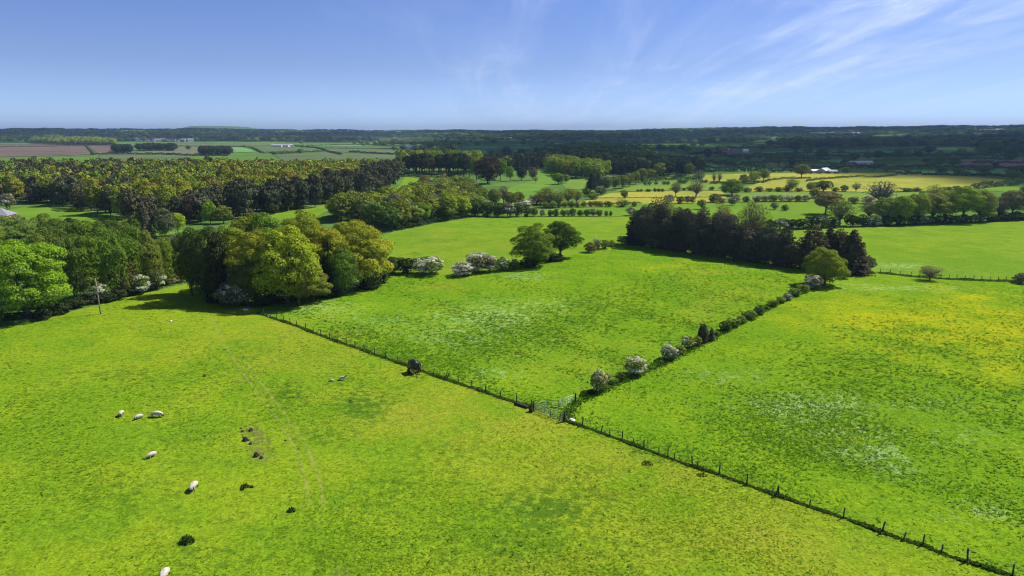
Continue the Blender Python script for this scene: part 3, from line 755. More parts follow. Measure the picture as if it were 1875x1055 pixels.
def rock(name, x, y, wpx, hpx, mat, label, cat, seed, flat=.6, long=1.0, rz=0):
    q, t = at(x, y); w = wpx * t / 1250; hh = hpx * t / 1250
    g = np.random.default_rng(seed)
    bm = bmesh.new(); bmesh.ops.create_icosphere(bm, subdivisions=3, radius=1)
    ph = g.uniform(0, 6, 6)
    for v in bm.verts:
        c = v.co
        k = 1 + .16 * math.sin(3 * c.x + ph[0]) * math.cos(2.5 * c.y + ph[1]) + .08 * math.sin(7 * c.z + 5 * c.x + ph[2]) + .05 * math.sin(11 * c.y + ph[3])
        v.co = Vector((c.x * w / 2 * k, c.y * w / 2 * long * k, (c.z * .5 + .42) * hh * k))
    o = link(name, bm_mesh(name, bm, mat, True)); o.location = q; o.rotation_euler = (0, 0, rz)
    return tag(o, label, cat)
rock('pale_stone', 1048, 771.5, 11, 5, STONE, 'flat white stone in the grass behind the braced gate post', 'stone', 3, long=1.4)
rock('tree_stump', 972.5, 755, 9, 11, OLDWOOD, 'rounded dark stump leaning against the gate post', 'stump', 4)
rock('pale_stone', 313, 589.5, 5, 3, STONE, 'small white stone alone in the pasture near the long tree shadow', 'stone', 8)
rock('pale_stone', 492, 581.5, 4, 2.4, STONE, 'small pale stone at the foot of the upper fence', 'stone', 9)
rock('pale_stone', 450, 569, 8, 4, STONE, 'grey stone lying under the grey hawthorn at the fence end', 'stone', 11)
rock('pale_stone', 88, 579, 14, 5, STONE, 'long pale stone under the dark hedge by the power pole', 'stone', 12, long=.6)
rock('pale_stone', 137, 562, 6, 5, STONE, 'small pale boulder in the shade of the hedge bottom', 'stone', 13)
# the felled trunk beside the gate and the bleached one below the oaks
def log(name, p0, p1, rad, mat, label, branches=0):
    a = at(*p0)[0]; b_ = at(*p1)[0]; d = b_ - a
    root = empty(name, a); tag(root, label, 'log')
    bm = bmesh.new()
    z = rad * .85
    add_tube(bm, [(0, 0, z), tuple(d * .3 + np.array([.04, .03, z])), tuple(d * .7 + np.array([-.03, .04, z])), tuple(d + np.array([0, 0, z]))], [rad, rad * 1.05, rad * .95, rad * .8], 12)
    link('trunk', bm_mesh('trunk', bm, mat, True), root)
    g = random.Random(5)
    for k in range(branches):
        u = g.uniform(.2, .95); s = d * u
        bm = bmesh.new(); add_tube(bm, [tuple(s + np.array([0, 0, z])), tuple(s + np.array([g.uniform(-.7, .7), g.uniform(-.5, .5), g.uniform(.5, 1.1)]))], [rad * .4, rad * .12], 6)
        link('branch', bm_mesh('branch', bm, mat, True), root)
log('fallen_log', (943, 741.5), (965, 748.5), .24, OLDWOOD, 'dark log lying along the fence just above the gates')
log('fallen_log', (550, 543.5), (563, 540), .32, PALEWOOD, 'bleached fallen trunk at the edge of the oak clump', 4)

# ------------------------------------------------------------------ black tank trailer by the fence
def tanker():
    q, t = at(759, 683.5)
    root = empty('tank_trailer', q, R_(118)); tag(root, 'black round water tank on a two-wheeled trailer parked against the fence', 'trailer')
    bm = bmesh.new()   # tank: horizontal drum along x with domed ends
    prof = [(-.92, .0), (-.90, .30), (-.84, .52), (-.72, .62), (-.3, .66), (.3, .66), (.72, .62), (.84, .52), (.90, .30), (.92, .0)]
    rings = []
    for x, r in prof:
        rings.append([bm.verts.new((x, max(r, .01) * math.cos(a), 1.42 + max(r, .01) * math.sin(a))) for a in [2 * PI * k / 28 for k in range(28)]])
    for r0, r1 in zip(rings, rings[1:]):
        for k in range(28): bm.faces.new((r0[k], r0[(k + 1) % 28], r1[(k + 1) % 28], r1[k]))
    bmesh.ops.recalc_face_normals(bm, faces=bm.faces[:])
    tank = link('tank', bm_mesh('tank', bm, BLACKP, True), root)
    bm = bmesh.new()
    for x in (-.6, 0, .6):
        pts = [(x, .675 * math.cos(a), 1.42 + .675 * math.sin(a)) for a in [2 * PI * k / 28 for k in range(29)]]
        add_tube(bm, pts, .022, 6, False)
    link('hoop', bm_mesh('hoop', bm, BLACKP, True), tank)
    bm = bmesh.new(); add_tube(bm, [(-.15, 0, 2.03), (-.15, 0, 2.14), (-.15, 0, 2.19)], [.22, .22, .17], 18); link('filler_cap', bm_mesh('filler_cap', bm, BLACKP), tank)
    bm = bmesh.new()
    for y in (-.48, .48): add_box(bm, (0, y, .66), (2.3, .10, .14), 0, .01)
    for x in (-1.0, -.35, .35, 1.0): add_box(bm, (x, 0, .60), (.09, .86, .10), 0, .01)
    for x in (-.7, .7):
        for y in (-.44, .44): add_box(bm, (x, y, .86), (.10, .08, .28))
    link('chassis', bm_mesh('chassis', bm, RUSTM), root)
    bm = bmesh.new()
    add_tube(bm, [(-1.1, .4, .60), (-2.0, 0, .50)], .05, 8); add_tube(bm, [(-1.1, -.4, .60), (-2.0, 0, .50)], .05, 8); add_tube(bm, [(-1.95, 0, .50), (-2.25, 0, .48)], .07, 8)
    dr = link('drawbar', bm_mesh('drawbar', bm, RUSTM, True), root)
    bm = bmesh.new(); add_tube(bm, [(-1.9, .12, .55), (-1.9, .12, .02)], .03, 8); add_tube(bm, [(-1.9, .12, .02), (-1.9, .12, .0)], .09, 10); link('jack_stand', bm_mesh('jack_stand', bm, RUSTM), dr)
    bm = bmesh.new(); add_tube(bm, [(.1, -1.0, .40), (.1, 1.0, .40)], .05, 8); link('axle', bm_mesh('axle', bm, RUSTM), root)
    for s in (-1, 1):
        bm = bmesh.new()
        pr = [(-.13, .24), (-.14, .36), (-.09, .41), (.09, .41), (.14, .36), (.13, .24)]
        rs = [[bm.verts.new((.1 + r * math.cos(a), s * .86 + y, .41 + r * math.sin(a))) for a in [2 * PI * k / 24 for k in range(24)]] for y, r in pr]
        for r0, r1 in zip(rs, rs[1:] + rs[:1]):
            for k in range(24): bm.faces.new((r0[k], r0[(k + 1) % 24], r1[(k + 1) % 24], r1[k]))
        bmesh.ops.recalc_face_normals(bm, faces=bm.faces[:])
        wh = link('wheel', bm_mesh('tyre', bm, RUBBER, True), root)
        bm = bmesh.new(); add_tube(bm, [(.1, s * .80, .41), (.1, s * .93, .41)], .235, 20); link('rim', bm_mesh('rim', bm, RUSTM), wh)
        bm = bmesh.new(); add_box(bm, (.1, s * .86, .89), (1.0, .30, .035), 0, .01); link('mudguard', bm_mesh('mudguard', bm, RUSTM), root)
tanker()

def feed_trailer():
    q, t = at(648, 533)
    root = empty('livestock_feeder', q, R_(12)); tag(root, 'dark box feeder with a white lid under the golden oak', 'feeder')
    bm = bmesh.new(); add_box(bm, (0, 0, .62), (1.25, .9, .75), 0, .03); link('bin', bm_mesh('bin', bm, BLACKP), root)
    bm = bmesh.new(); add_box(bm, (0, 0, 1.05), (1.15, .95, .09), 0, .03); link('lid', bm_mesh('lid', bm, WHITEP), root)
    bm = bmesh.new(); add_box(bm, (-.15, -.52, .33), (1.3, .18, .14), 0, .02); link('trough', bm_mesh('trough', bm, BLACKP), root)
    for sx in (-1, 1):
        for sy in (-1, 1):
            bm = bmesh.new(); add_box(bm, (sx * .52, sy * .36, .12), (.07, .07, .27)); link('leg', bm_mesh('leg', bm, RUSTM), root)
feed_trailer()

# ------------------------------------------------------------------ sheep
FLEECE = simple_mat('fleece', (.42, .385, .315), .95, 0, .28, 9)
FACE = simple_mat('dark_face', (.030, .026, .024), .8, 0, .3, 14)
PALEFACE = simple_mat('pale_face', (.48, .44, .38), .85, 0, .15, 14)
def sheep_mesh(name, grazing=True, turn=0., dark=True):
    j = {}
    j['pelvis'] = ((-.44, 0, .62), .23); j['mid'] = ((-.02, 0, .61), .275); j['chest'] = ((.36, 0, .63), .235)
    if grazing:
        j['neck'] = ((.58, turn * .12, .54), .135); j['poll'] = ((.72, turn * .28, .37), .088); j['muzzle'] = ((.83, turn * .42, .12), .05)
        j['earl'] = ((.70, turn * .28 + .17, .40), .026); j['earr'] = ((.70, turn * .28 - .17, .40), .026)
    else:
        j['neck'] = ((.54, 0, .82), .135); j['poll'] = ((.66, 0, 1.0), .09); j['muzzle'] = ((.90, 0, .92), .052)
        j['earl'] = ((.62, .17, 1.02), .026); j['earr'] = ((.62, -.17, 1.02), .026)
    j['tail'] = ((-.66, 0, .50), .045)
    E = [('pelvis', 'mid'), ('mid', 'chest'), ('chest', 'neck'), ('neck', 'poll'), ('poll', 'muzzle'), ('poll', 'earl'), ('poll', 'earr'), ('pelvis', 'tail')]
    for s, n in ((1, 'l'), (-1, 'r')):
        j['hip' + n] = ((-.44, s * .13, .44), .115); j['hock' + n] = ((-.52, s * .13, .25), .05); j['hoof' + n] = ((-.46, s * .13, .02), .036)
        j['sho' + n] = ((.33, s * .13, .42), .10); j['knee' + n] = ((.35, s * .12, .22), .046); j['fore' + n] = ((.34, s * .12, .02), .036)
        E += [('pelvis', 'hip' + n), ('hip' + n, 'hock' + n), ('hock' + n, 'hoof' + n), ('chest', 'sho' + n), ('sho' + n, 'knee' + n), ('knee' + n, 'fore' + n)]
    names = list(j); ix = {n: i for i, n in enumerate(names)}
    me = bpy.data.meshes.new('skeleton'); me.from_pydata([j[n][0] for n in names], [(ix[a], ix[b_]) for a, b_ in E], [])
    o = link('skeleton', me)
    o.modifiers.new('skin', 'SKIN'); sub = o.modifiers.new('sub', 'SUBSURF'); sub.levels = 2; sub.render_levels = 2
    for n in names:
        d = me.skin_vertices[0].data[ix[n]]; d.radius = (j[n][1], j[n][1]); d.use_root = n == 'pelvis'
    dg = bpy.context.evaluated_depsgraph_get()
    res = bpy.data.meshes.new_from_object(o.evaluated_get(dg)); res.name = name
    bpy.data.objects.remove(o); bpy.data.meshes.remove(me)
    res.materials.clear()
    for m in (FLEECE, FACE if dark else PALEFACE): res.materials.append(m)
    pol = np.array(j['poll'][0]); mz = np.array(j['muzzle'][0]); ax = (mz - pol) / np.linalg.norm(mz - pol)
    for p in res.polygons:
        c = np.array(p.center); p.use_smooth = True
        p.material_index = 1 if ((c - pol) @ ax > -.03 and c[0] > .55) or c[2] < .2 or (abs(c[1]) > .12 and c[0] > .55) else 0
    # woolly surface
    for v in res.vertices:
        c = v.co
        if c.z > .36 and c.x < .6:
            k = .016 * math.sin(31 * c.x + 3 * c.z) * math.sin(29 * c.y + 1) + .010 * math.sin(57 * c.z + 21 * c.x)
            v.co = c + v.normal * k
    return res
SHEEP = dict(graze=sheep_mesh('grazing_sheep'), turn=sheep_mesh('turning_sheep', True, .8), stand=sheep_mesh('standing_sheep', False), pale=sheep_mesh('pale_sheep', True, -.5, False))
def sheep(x, y, size, heading, me, label, name='sheep'):
    """heading: degrees, 0 looks to the right of the photograph, 90 away from the viewer"""
    q, t = at(x, y)
    o = link(name, SHEEP[me]); o.location = q; o.scale = (size * .92,) * 3
    view = math.atan2(q[1], q[0]) - PI / 2
    o.rotation_euler = (0, 0, view + R_(heading))
    return tag(o, label, 'lamb' if name == 'lamb' else 'sheep', 'sheep grazing the near pasture')
sheep(222.5, 762, 1.0, 245, 'turn', 'white sheep at the outer end of the row of three, seen head on')
sheep(255, 767.5, .9, 215, 'graze', 'smaller white sheep grazing in the middle of the row of three')
sheep(287, 764.5, 1.18, -28, 'graze', 'largest white sheep of the row of three, sideways with dark face down')
sheep(279, 838, .95, 215, 'pale', 'white sheep grazing alone below the row of three')
sheep(356, 897, 1.2, 248, 'graze', 'round cream sheep with black face towards the viewer, beyond the dark nettle clump')
sheep(303, 1060, 1.2, 250, 'graze', 'white sheep cut off by the bottom edge of the photo')
sheep(627, 697, .86, -8, 'stand', 'white ewe with raised dark head standing beside a lamb')
sheep(608, 699.5, .62, 165, 'pale', 'small lamb next to the ewe with the raised head', 'lamb')

# ------------------------------------------------------------------ soil mounds and nettles in the pasture
SOIL = simple_mat('turned_soil', (.020, .015, .011), .95, 0, .5, 10)
def mound(x, y, wpx, hpx, seed, label):
    q, t = at(x, y); w = wpx * t / 1250; hh = hpx * t / 1250 / .9
    g = np.random.default_rng(seed)
    n, k = 18, 9; V = []; ph = g.uniform(0, 6, 4)
    for i in range(k):
        u = i / (k - 1)
        for a in range(n):
            th = 2 * PI * a / n
            r = w * .5 * u * (1 + .2 * math.sin(2 * th + ph[0]) + .12 * math.sin(5 * th + ph[1]))
            V.append((r * math.cos(th), r * math.sin(th), hh * (math.cos(u * PI / 2) ** 1.1) + (g.uniform(-.05, .05) * hh if 0 < i < k - 1 else 0) - .02))
    F = [(i * n + a, (i + 1) * n + a, (i + 1) * n + (a + 1) % n, i * n + (a + 1) % n) for i in range(k - 1) for a in range(n)]
    o = link('soil_mound', mesh_np('soil_mound', np.array(V), np.array(F), [SOIL])); o.location = q
    tag(o, label, 'molehill', 'dark soil mounds on the bare patch')
for i, (x, y, w, hh, lb) in enumerate([
    (441, 785.5, 7, 3, 'tiny dark molehill at the top of the bare patch'), (443.7, 791.5, 8, 4, 'small dark molehill just below the tiny topmost one'), (459.4, 789.5, 11, 6, 'wide dark molehill alone on the upper bare patch'),
    (445, 801.5, 5, 3, 'smallest molehill touching the big double heap'), (449.4, 808, 13, 8, 'big dark double molehill in the middle of the bare patch'), (458.8, 814, 9, 4.5, 'flat dark molehill between the two bare patches'),
    (469.6, 836.5, 13, 9, 'tallest dark soil mound on the lower bare patch'), (478.7, 840, 10, 5.5, 'low dark mound leaning on the tallest mound'), (522.8, 808, 6, 3.4, 'single small molehill beside the wheel track')]):
    mound(x, y, w, hh, i + 40, lb)

def weed_clump(x, y, wpx, hpx, n, col, label, seed):
    q, t = at(x, y); w = wpx * t / 1250; hh = hpx * t / 1250
    g = np.random.default_rng(seed)
    a = g.uniform(0, 6.28, n); r = .5 * np.sqrt(g.random(n))
    z = g.random(n) * (1 - (r * 2) ** 2 * .6)
    P = np.stack([r * np.cos(a) * w, r * np.sin(a) * w * .8, z * hh + .02], 1)
    N = g.normal(size=(n, 3)) + [0, 0, .4]
    V, F = leaf_quads(P, N, np.full(n, .16), g, .5)
    me = mesh_np('nettle_clump', V, F, [LEAF], fattr={'shade': g.random(n)})
    o = link('nettle_clump', me); o.location = q; o.color = (*col, 1)
    tag(o, label, 'nettles')
weed_clump(343, 994, 27, 16, 520, (.034, .066, .014), 'dense dark nettle clump on open grass near the bottom sheep', 1)
weed_clump(534, 937, 15, 9, 200, (.038, .07, .016), 'small dark nettle clump near the end of the wheel tracks', 2)
weed_clump(449, 893, 16, 8, 190, (.024, .046, .012), 'middle dark clump of a broken line of nettles', 3)
weed_clump(461, 893.5, 7, 5, 70, (.024, .046, .012), 'tiny nettle tuft beside the broken line of nettles', 4)
weed_clump(443, 898, 8, 4, 70, (.024, .046, .012), 'low nettle tuft below the broken line of nettles', 5)
weed_clump(1185, 851, 22, 6, 200, (.026, .055, .012), 'flat dark weed patch beside the lower fence', 6)
weed_clump(1285, 872, 20, 3.5, 130, (.030, .060, .014), 'thin dark weed streak close to the lower fence', 7)
weed_clump(375, 690, 8, 5, 70, (.028, .060, .012), 'small dark thistle tuft between the faint tracks and the sheep', 8)

# ------------------------------------------------------------------ power pole and wires
def power_pole():
    q, t = at(184.5, 576); Hh = 7.3
    root = empty('power_pole', q, R_(20)); tag(root, 'slim wooden power pole with a crossarm at the pasture edge', 'pole')
    root.rotation_euler = (R_(.5), R_(-.6), R_(25))
    bm = bmesh.new(); add_tube(bm, [(0, 0, -.4), (0, 0, 2), (0, 0, 5), (0, 0, Hh)], [.12, .115, .10, .085], 10)
    link('shaft', bm_mesh('shaft', bm, simple_mat('pole_wood', (.24, .21, .16), .85, 0, .3, 3), True), root)
    bm = bmesh.new(); add_box(bm, (-.2, .14, Hh - .25), (1.25, .09, .11), 0, .01); ca = link('crossarm', bm_mesh('crossarm', bm, simple_mat('arm_wood', (.20, .18, .15), .85, 0, .3, 3)), root)
    for x in (-.75, .35):
        bm = bmesh.new(); add_tube(bm, [(x, .14, Hh - .19), (x, .14, Hh - .10), (x, .14, Hh - .06), (x, .14, Hh)], [.03, .07, .045, .06], 10)
        link('insulator', bm_mesh('insulator', bm, simple_mat('porcelain', (.45, .42, .38), .3, 0, .1, 9), True), ca)
    bm = bmesh.new(); add_tube(bm, [(0, -.16, 1.2), (0, -.16, 2.6)], .035, 6); link('cable_guard', bm_mesh('cable_guard', bm, OLDWOOD), root)
    bpy.context.view_layer.update()
    M = root.matrix_world
    q2 = at(-190, 690)[0]
    for i, x in enumerate((-.75, .35)):
        a = M @ Vector((x, .14, Hh)); b_ = Vector(q2) + Vector((x * .9 + .2, x * .4, Hh))
        pts = [a.lerp(b_, k / 20) - Vector((0, 0, 1.1 * 4 * (k / 20) * (1 - k / 20))) for k in range(21)]
        bm = bmesh.new(); add_tube(bm, pts, .007, 5)
        o = link('overhead_wire', bm_mesh('overhead_wire', bm, simple_mat('aluminium_wire', (.12, .12, .12), .5, .5, .1, 3)))
        tag(o, ('thin overhead wire leaving the longer end of the pole crossarm', 'thin overhead wire leaving the shorter end of the pole crossarm')[i], 'wire')
    # the pole that carries the other end, just out of view
    return root
power_pole()

# ------------------------------------------------------------------ buildings
SLATE = simple_mat('grey_slate', (.20, .20, .225), .6, 0, .15, 2)
BRICK = simple_mat('red_brick', (.36, .20, .15), .85, 0, .2, 6)
RENDER = simple_mat('white_render', (.70, .69, .65), .8, 0, .06, 3)
TILE = simple_mat('red_clay_tile', (.26, .11, .075), .8, 0, .2, 4)
GLASS = simple_mat('dark_window_glass', (.03, .035, .045), .12, 0, .2, 4)
TIN = simple_mat('pale_sheet_roof', (.40, .40, .40), .4, .2, .1, 2)
GREYTIN = simple_mat('grey_sheet_roof', (.34, .35, .36), .5, .2, .12, 2)
SHEETW = simple_mat('cream_cladding', (.55, .53, .46), .7, 0, .08, 2)

def gable_roof(L, D, hw, hr, mat, over=.35, hip=0.):
    bm = bmesh.new(); t = .16
    xs = L / 2 + over; ys = D / 2 + over; e = hr * over / (D / 2)
    def sheet(z0):
        A = [bm.verts.new(v) for v in ((-xs, -ys, hw - e + z0), (xs, -ys, hw - e + z0), (xs, ys, hw - e + z0), (-xs, ys, hw - e + z0), (-xs + hip, 0, hw + hr + z0), (xs - hip, 0, hw + hr + z0))]
        fs = [bm.faces.new((A[0], A[1], A[5], A[4])), bm.faces.new((A[2], A[3], A[4], A[5])), bm.faces.new((A[1], A[2], A[5])), bm.faces.new((A[3], A[0], A[4]))]
        return A, fs
    A, f = sheet(t)
    bm.faces.new((A[3], A[2], A[1], A[0]))
    r = bmesh.ops.recalc_face_normals(bm, faces=bm.faces[:])
    return bm_mesh('roof', bm, mat)

def house(name, x, y, L, D, hw, hr, rz, wall, roof, label, cat='house', group=None, windows=(), chimney=True, hip=0., door=None, simple=False, dy=0):
    q, t = at(x, y)
    root = empty(name, q, R_(rz)); tag(root, label, cat, group)
    bm = bmesh.new(); add_box(bm, (0, 0, hw / 2 - .3), (L, D, hw + .6))
    if not hip:                                    # gable ends
        for s in (-1, 1):
            A = [bm.verts.new((s * (L / 2 - .01), -D / 2, hw)), bm.verts.new((s * (L / 2 - .01), D / 2, hw)), bm.verts.new((s * (L / 2 - .01), 0, hw + hr)),
                 bm.verts.new((s * (L / 2 - .3), -D / 2, hw)), bm.verts.new((s * (L / 2 - .3), D / 2, hw)), bm.verts.new((s * (L / 2 - .3), 0, hw + hr))]
            bm.faces.new((A[0], A[1], A[2])); bm.faces.new((A[5], A[4], A[3])); bm.faces.new((A[0], A[2], A[5], A[3])); bm.faces.new((A[1], A[4], A[5], A[2]))
    link('wall', bm_mesh('wall', bm, wall), root)
    rf = link('roof', gable_roof(L, D, hw, hr, roof, .3, hip), root)
    if chimney:
        bm = bmesh.new(); add_box(bm, (L * .3, 0, hw + hr + .25), (.8, .6, 1.5)); add_box(bm, (L * .3, 0, hw + hr + 1.08), (.5, .4, .2))
        link('chimney', bm_mesh('chimney', bm, BRICK), rf)
    for (fx, z, w_, h_) in windows:
        bm = bmesh.new(); add_box(bm, (fx * L, -D / 2 - .02, z), (w_ + .16, .12, h_ + .16)); wn = link('window', bm_mesh('window', bm, WHITEP), root)
        bm = bmesh.new(); add_box(bm, (fx * L, -D / 2 - .07, z), (w_, .06, h_)); link('pane', bm_mesh('pane', bm, GLASS), wn)
    if door is not None:
        bm = bmesh.new(); add_box(bm, (door * L, -D / 2 - .03, 1.0), (1.0, .10, 2.0)); link('door', bm_mesh('door', bm, WHITEP), root)
    return root
W2 = [(-.35, 1.4, 1.1, 1.2), (.05, 1.4, 1.1, 1.2), (.35, 1.4, 1.1, 1.2), (-.35, 3.9, 1.1, 1.1), (.05, 3.9, 1.1, 1.1), (.35, 3.9, 1.1, 1.1)]
# bungalow at the edge of the picture: its brick end sits beside a long pale window wall
bung = house('bungalow', -11, 405, 13.5, 8.5, 2.5, 2.5, 14, BRICK, SLATE, 'brick bungalow with a hipped grey slate roof on the lawn behind the birches', windows=[(-.30, 1.35, 2.2, 1.5), (-.05, 1.35, 1.6, 1.5)], door=.16, hip=4.0, chimney=False)
bm = bmesh.new(); add_box(bm, (0, -4.4, 2.46), (14.0, .5, .16)); link('gutter_board', bm_mesh('gutter_board', bm, WHITEP), bung)
bm = bmesh.new()
for xx in (.7, 3.4, 6.2): add_box(bm, (xx, -4.33, 1.15), (.32, .2, 2.4))
link('porch_column', bm_mesh('porch_column', bm, WHITEP), bung)
house('farmhouse', 1196, 287, 9, 6.5, 5.0, 3.0, 30, RENDER, RENDER, 'white gabled farmhouse at the top of the emerald field', windows=W2)
house('farmhouse', 1190, 286.5, 6, 5, 3.2, 2.4, -60, RENDER, SLATE, 'low white wing adjoining the gabled white farmhouse', windows=[(0, 1.5, 1.4, 1.2)])
house('outhouse', 1186, 287, 3, 3, 2.4, 1.2, 10, RENDER, SLATE, 'tiny white outhouse next to the white farmhouse', chimney=False, cat='outhouse')
house('barn', 752, 273, 20, 9, 4.5, 2.6, 8, SHEETW, TIN, 'white roofed barn among dark trees beyond the long crop field', 'barn', chimney=False)
for i, (x, L, rz, rf, lb) in enumerate([(507, 22, 5, GREYTIN, 'longest grey farm shed of the farm on the pale crop fields'), (516, 16, 40, TIN, 'pale gabled shed in the middle of the crop-field farm'), (523, 18, -12, GREYTIN, 'grey shed at the hedge side of the crop-field farm'), (531, 12, 20, TIN, 'small pale shed at the tree end of the crop-field farm')]):
    house('farm_shed', x, 269.5 - .3 * (i % 2), L, 10, 4, 2.2, rz, SHEETW, rf, lb, 'barn', 'sheds of the crop-field farm', chimney=False)
house('polytunnel_barn', 1491, 316, 7, 5, 1.6, 1.2, 10, SHEETW, TIN, 'small white roofed barn beside the round tree on the yellow field', 'barn', 'white roofed barns behind the yellow field', chimney=False)
house('polytunnel_barn', 1509, 316, 12, 8, 1.7, 2.4, 42, SHEETW, TIN, 'largest white roofed barn behind the yellow field', 'barn', 'white roofed barns behind the yellow field', chimney=False)
house('polytunnel_barn', 1524, 316.5, 7, 5, 1.4, 1.1, -8, SHEETW, TIN, 'lowest white roofed barn nearest the dark round bush', 'barn', 'white roofed barns behind the yellow field', chimney=False)
house('long_barn', 1574, 302, 26, 8, 2.6, 1.6, 4, SHEETW, GREYTIN, 'long low pale barn in the shaded valley trees', 'barn', chimney=False)
house('shed', 1262, 290.5, 6, 4, 2.4, 1.2, 0, RENDER, TIN, 'white shed alone by the hedge above the sloping field', 'shed', chimney=False)
house('shed', 1269, 290, 8, 4, 2.4, 1.2, 5, RENDER, TIN, 'longer white shed beside the lone white shed', 'shed', chimney=False)
house('barn', 1364, 279.5, 10, 8, 3.5, 2.5, 10, SHEETW, TIN, 'white roofed barn at the open end of the red-roofed hamlet', 'barn', chimney=False)
house('cottage', 1310, 279, 8, 7, 4.6, 3.2, 75, RENDER, TILE, 'white gabled cottage at the wooded end of the red-roofed hamlet', windows=W2[:3])
for i, (x, y, rz) in enumerate([(1318, 278, 20), (1325, 281, -20), (1333, 279.5, 35), (1341, 281, 5), (1349, 279.6, -30), (1318, 282, 60)]):
    house('cottage', x, y, 7.5, 6, 4.0, 2.8, rz, BRICK, TILE, ordinal(i) + ' red-tiled brick cottage from the wooded end of the valley hamlet', group='cottages of the red-roofed hamlet')
house('barn', 918, 256.5, 42, 16, 6, 3, 4, SHEETW, TIN, 'long white barn on the dark far hillside', 'barn', chimney=False)
house('barn', 927, 257, 30, 14, 5, 3, -6, SHEETW, TIN, 'second white barn beside the long one on the far hillside', 'barn', chimney=False)
house('barn', 934, 255.7, 16, 12, 7, 3, 30, SHEETW, TIN, 'small square white barn set apart on the far hillside', 'barn', chimney=False)
house('manor_house', 1025, 270.5, 22, 10, 7, 3, 10, simple_mat('sandstone', (.42, .36, .26), .85, 0, .1, 2), SLATE, 'sandstone manor house at the end of the valley crop field', windows=W2)
# far villages: roofs a pixel or two high
g_ = random.Random(3)
def village(n, x0, x1, y0, y1, walls, roofs, label, group, L=(12, 22), hw=(5, 7)):
    for i in range(n):
        x = x0 + (x1 - x0) * (i + g_.uniform(.2, .8)) / n
        q, t = at(x, g_.uniform(y0, y1))
        l, d, h_ = g_.uniform(*L), g_.uniform(8, 11), g_.uniform(*hw)
        bm = bmesh.new(); add_box(bm, (0, 0, h_ / 2 - .5), (l, d, h_ + 1))
        root = link('village_house', bm_mesh('wall', bm, g_.choice(walls))); root.location = q; root.rotation_euler = (0, 0, g_.uniform(-.7, .7))
        tag(root, label, 'house', group)
        link('roof', gable_roof(l, d, h_, 4, g_.choice(roofs), .3), root)
village(14, 252, 352, 258.2, 260, [RENDER, BRICK, SHEETW], [TILE, TIN, TILE, SLATE], 'tiny pink and white house of the far village below the dark ridge', 'houses of the far village below the ridge')
village(30, 1486, 1578, 244.5, 249, [BRICK, SHEETW, SLATE], [TILE, SLATE, GREYTIN], 'tiny pale house of the far town on the blue horizon slope', 'houses of the far horizon town', (18, 34), (7, 10))
village(8, 1790, 1835, 241, 243, [BRICK, SLATE], [SLATE, TILE], 'pale speck of a house above the dark wood on the horizon', 'houses above the dark valley wood', (20, 40), (8, 11))
village(8, 1155, 1185, 283, 286, [RENDER, BRICK], [SLATE, TILE], 'grey cottage half hidden in trees beside the white farmhouse', 'cottages beside the white farmhouse', (8, 12), (4, 5))
# ------------------------------------------------------------------ trees and bushes one can tell apart
P = plant
# --- the near left bank
P('dome', 56, 592, 150, 158, 'bright', 'big bright green sycamore with a full rounded crown at the pasture edge', var=0, cjit=0)
P('birch', 102, 548, 66, 128, 'mid', 'tall mid green birch right behind the big sycamore')
P('birch', 138, 556, 62, 125, 'mid', 'tall drooping birch between the sycamore and the power pole')
P('birch', 170, 552, 66, 128, 'green', 'fresh green birch rising directly behind the power pole')
P('birch', 205, 548, 66, 132, 'green', 'tall birch just past the power pole towards the oak clump')
P('birch', 240, 538, 62, 122, 'green', 'broad birch above the leafless brown thorn')
P('birch', 272, 532, 58, 112, 'olive', 'yellowish birch above the two white hawthorns')
P('birch', 300, 524, 52, 92, 'green', 'last bright birch of the bank before the gap in the trees')
P('birch', 120, 505, 66, 105, 'mid', 'birch in the second row, seen over the one beside the sycamore')
P('birch', 160, 500, 70, 100, 'green', 'second-row birch below the pair of dark pine tops')
P('birch', 205, 498, 66, 98, 'mid', 'second-row birch below the flat pine tops')
P('birch', 245, 492, 60, 90, 'mid', 'second-row birch at the lawn end of the bank')
P('round', 30, 480, 100, 88, 'mid', 'wide dull green tree behind the sycamore near the bungalow')
P('round', 85, 470, 80, 75, 'mid', 'dull green rounded tree in front of the bungalow lawn')
P('round', -20, 490, 90, 90, 'mid', 'dull green tree cut by the picture edge below the bungalow')
P('pine', 137, 462, 30, 70, 'deep', 'dark pine top, taller of the pair against the lawn')
P('pine', 160, 462, 22, 62, 'deep', 'dark narrow pine top beside the taller of the pair')
P('pine', 192, 462, 28, 66, 'deep', 'flat dark pine top in the middle of the lawn edge')
P('pine', 212, 460, 24, 62, 'deep', 'dark pine top nearest the shaded wood over the lawn')
P('hawthorn', 184, 556, 32, 42, 'mid', 'white flowering hawthorn directly behind the power pole')
P('hawthorn', 259, 541, 36, 40, 'mid', 'white hawthorn, lower of the two beside the brown thorn')
P('hawthorn', 289, 532, 36, 46, 'mid', 'whitest hawthorn, nearest the gap before the oak clump')
P('scrub', 226, 546, 52, 86, 'brown', 'leafless brown thorn between the birches and white hawthorns')
P('maybush', 336, 500, 20, 26, 'mid', 'small white thorn in the shadow of the oak clump')
P('bush', 318, 508, 34, 36, 'green', 'green bush in the gap between birches and oak clump')
P('scrub', 305, 524, 40, 22, 'brown', 'low brown bramble at the top end of the pasture edge')
P('scrub', 332, 519, 34, 22, 'brown', 'low brown bramble closest to the long clump shadow')
P('bush', 284, 466, 22, 26, 'grey', 'pale grey budding bush on the sunny gap of lawn')
P('bush', 322, 462, 38, 38, 'sage', 'rounded sage green bush in front of the oak clump')
P('hawthorn', -2, 590, 24, 26, 'mid', 'white hawthorn at the foot of the sycamore by the picture edge')
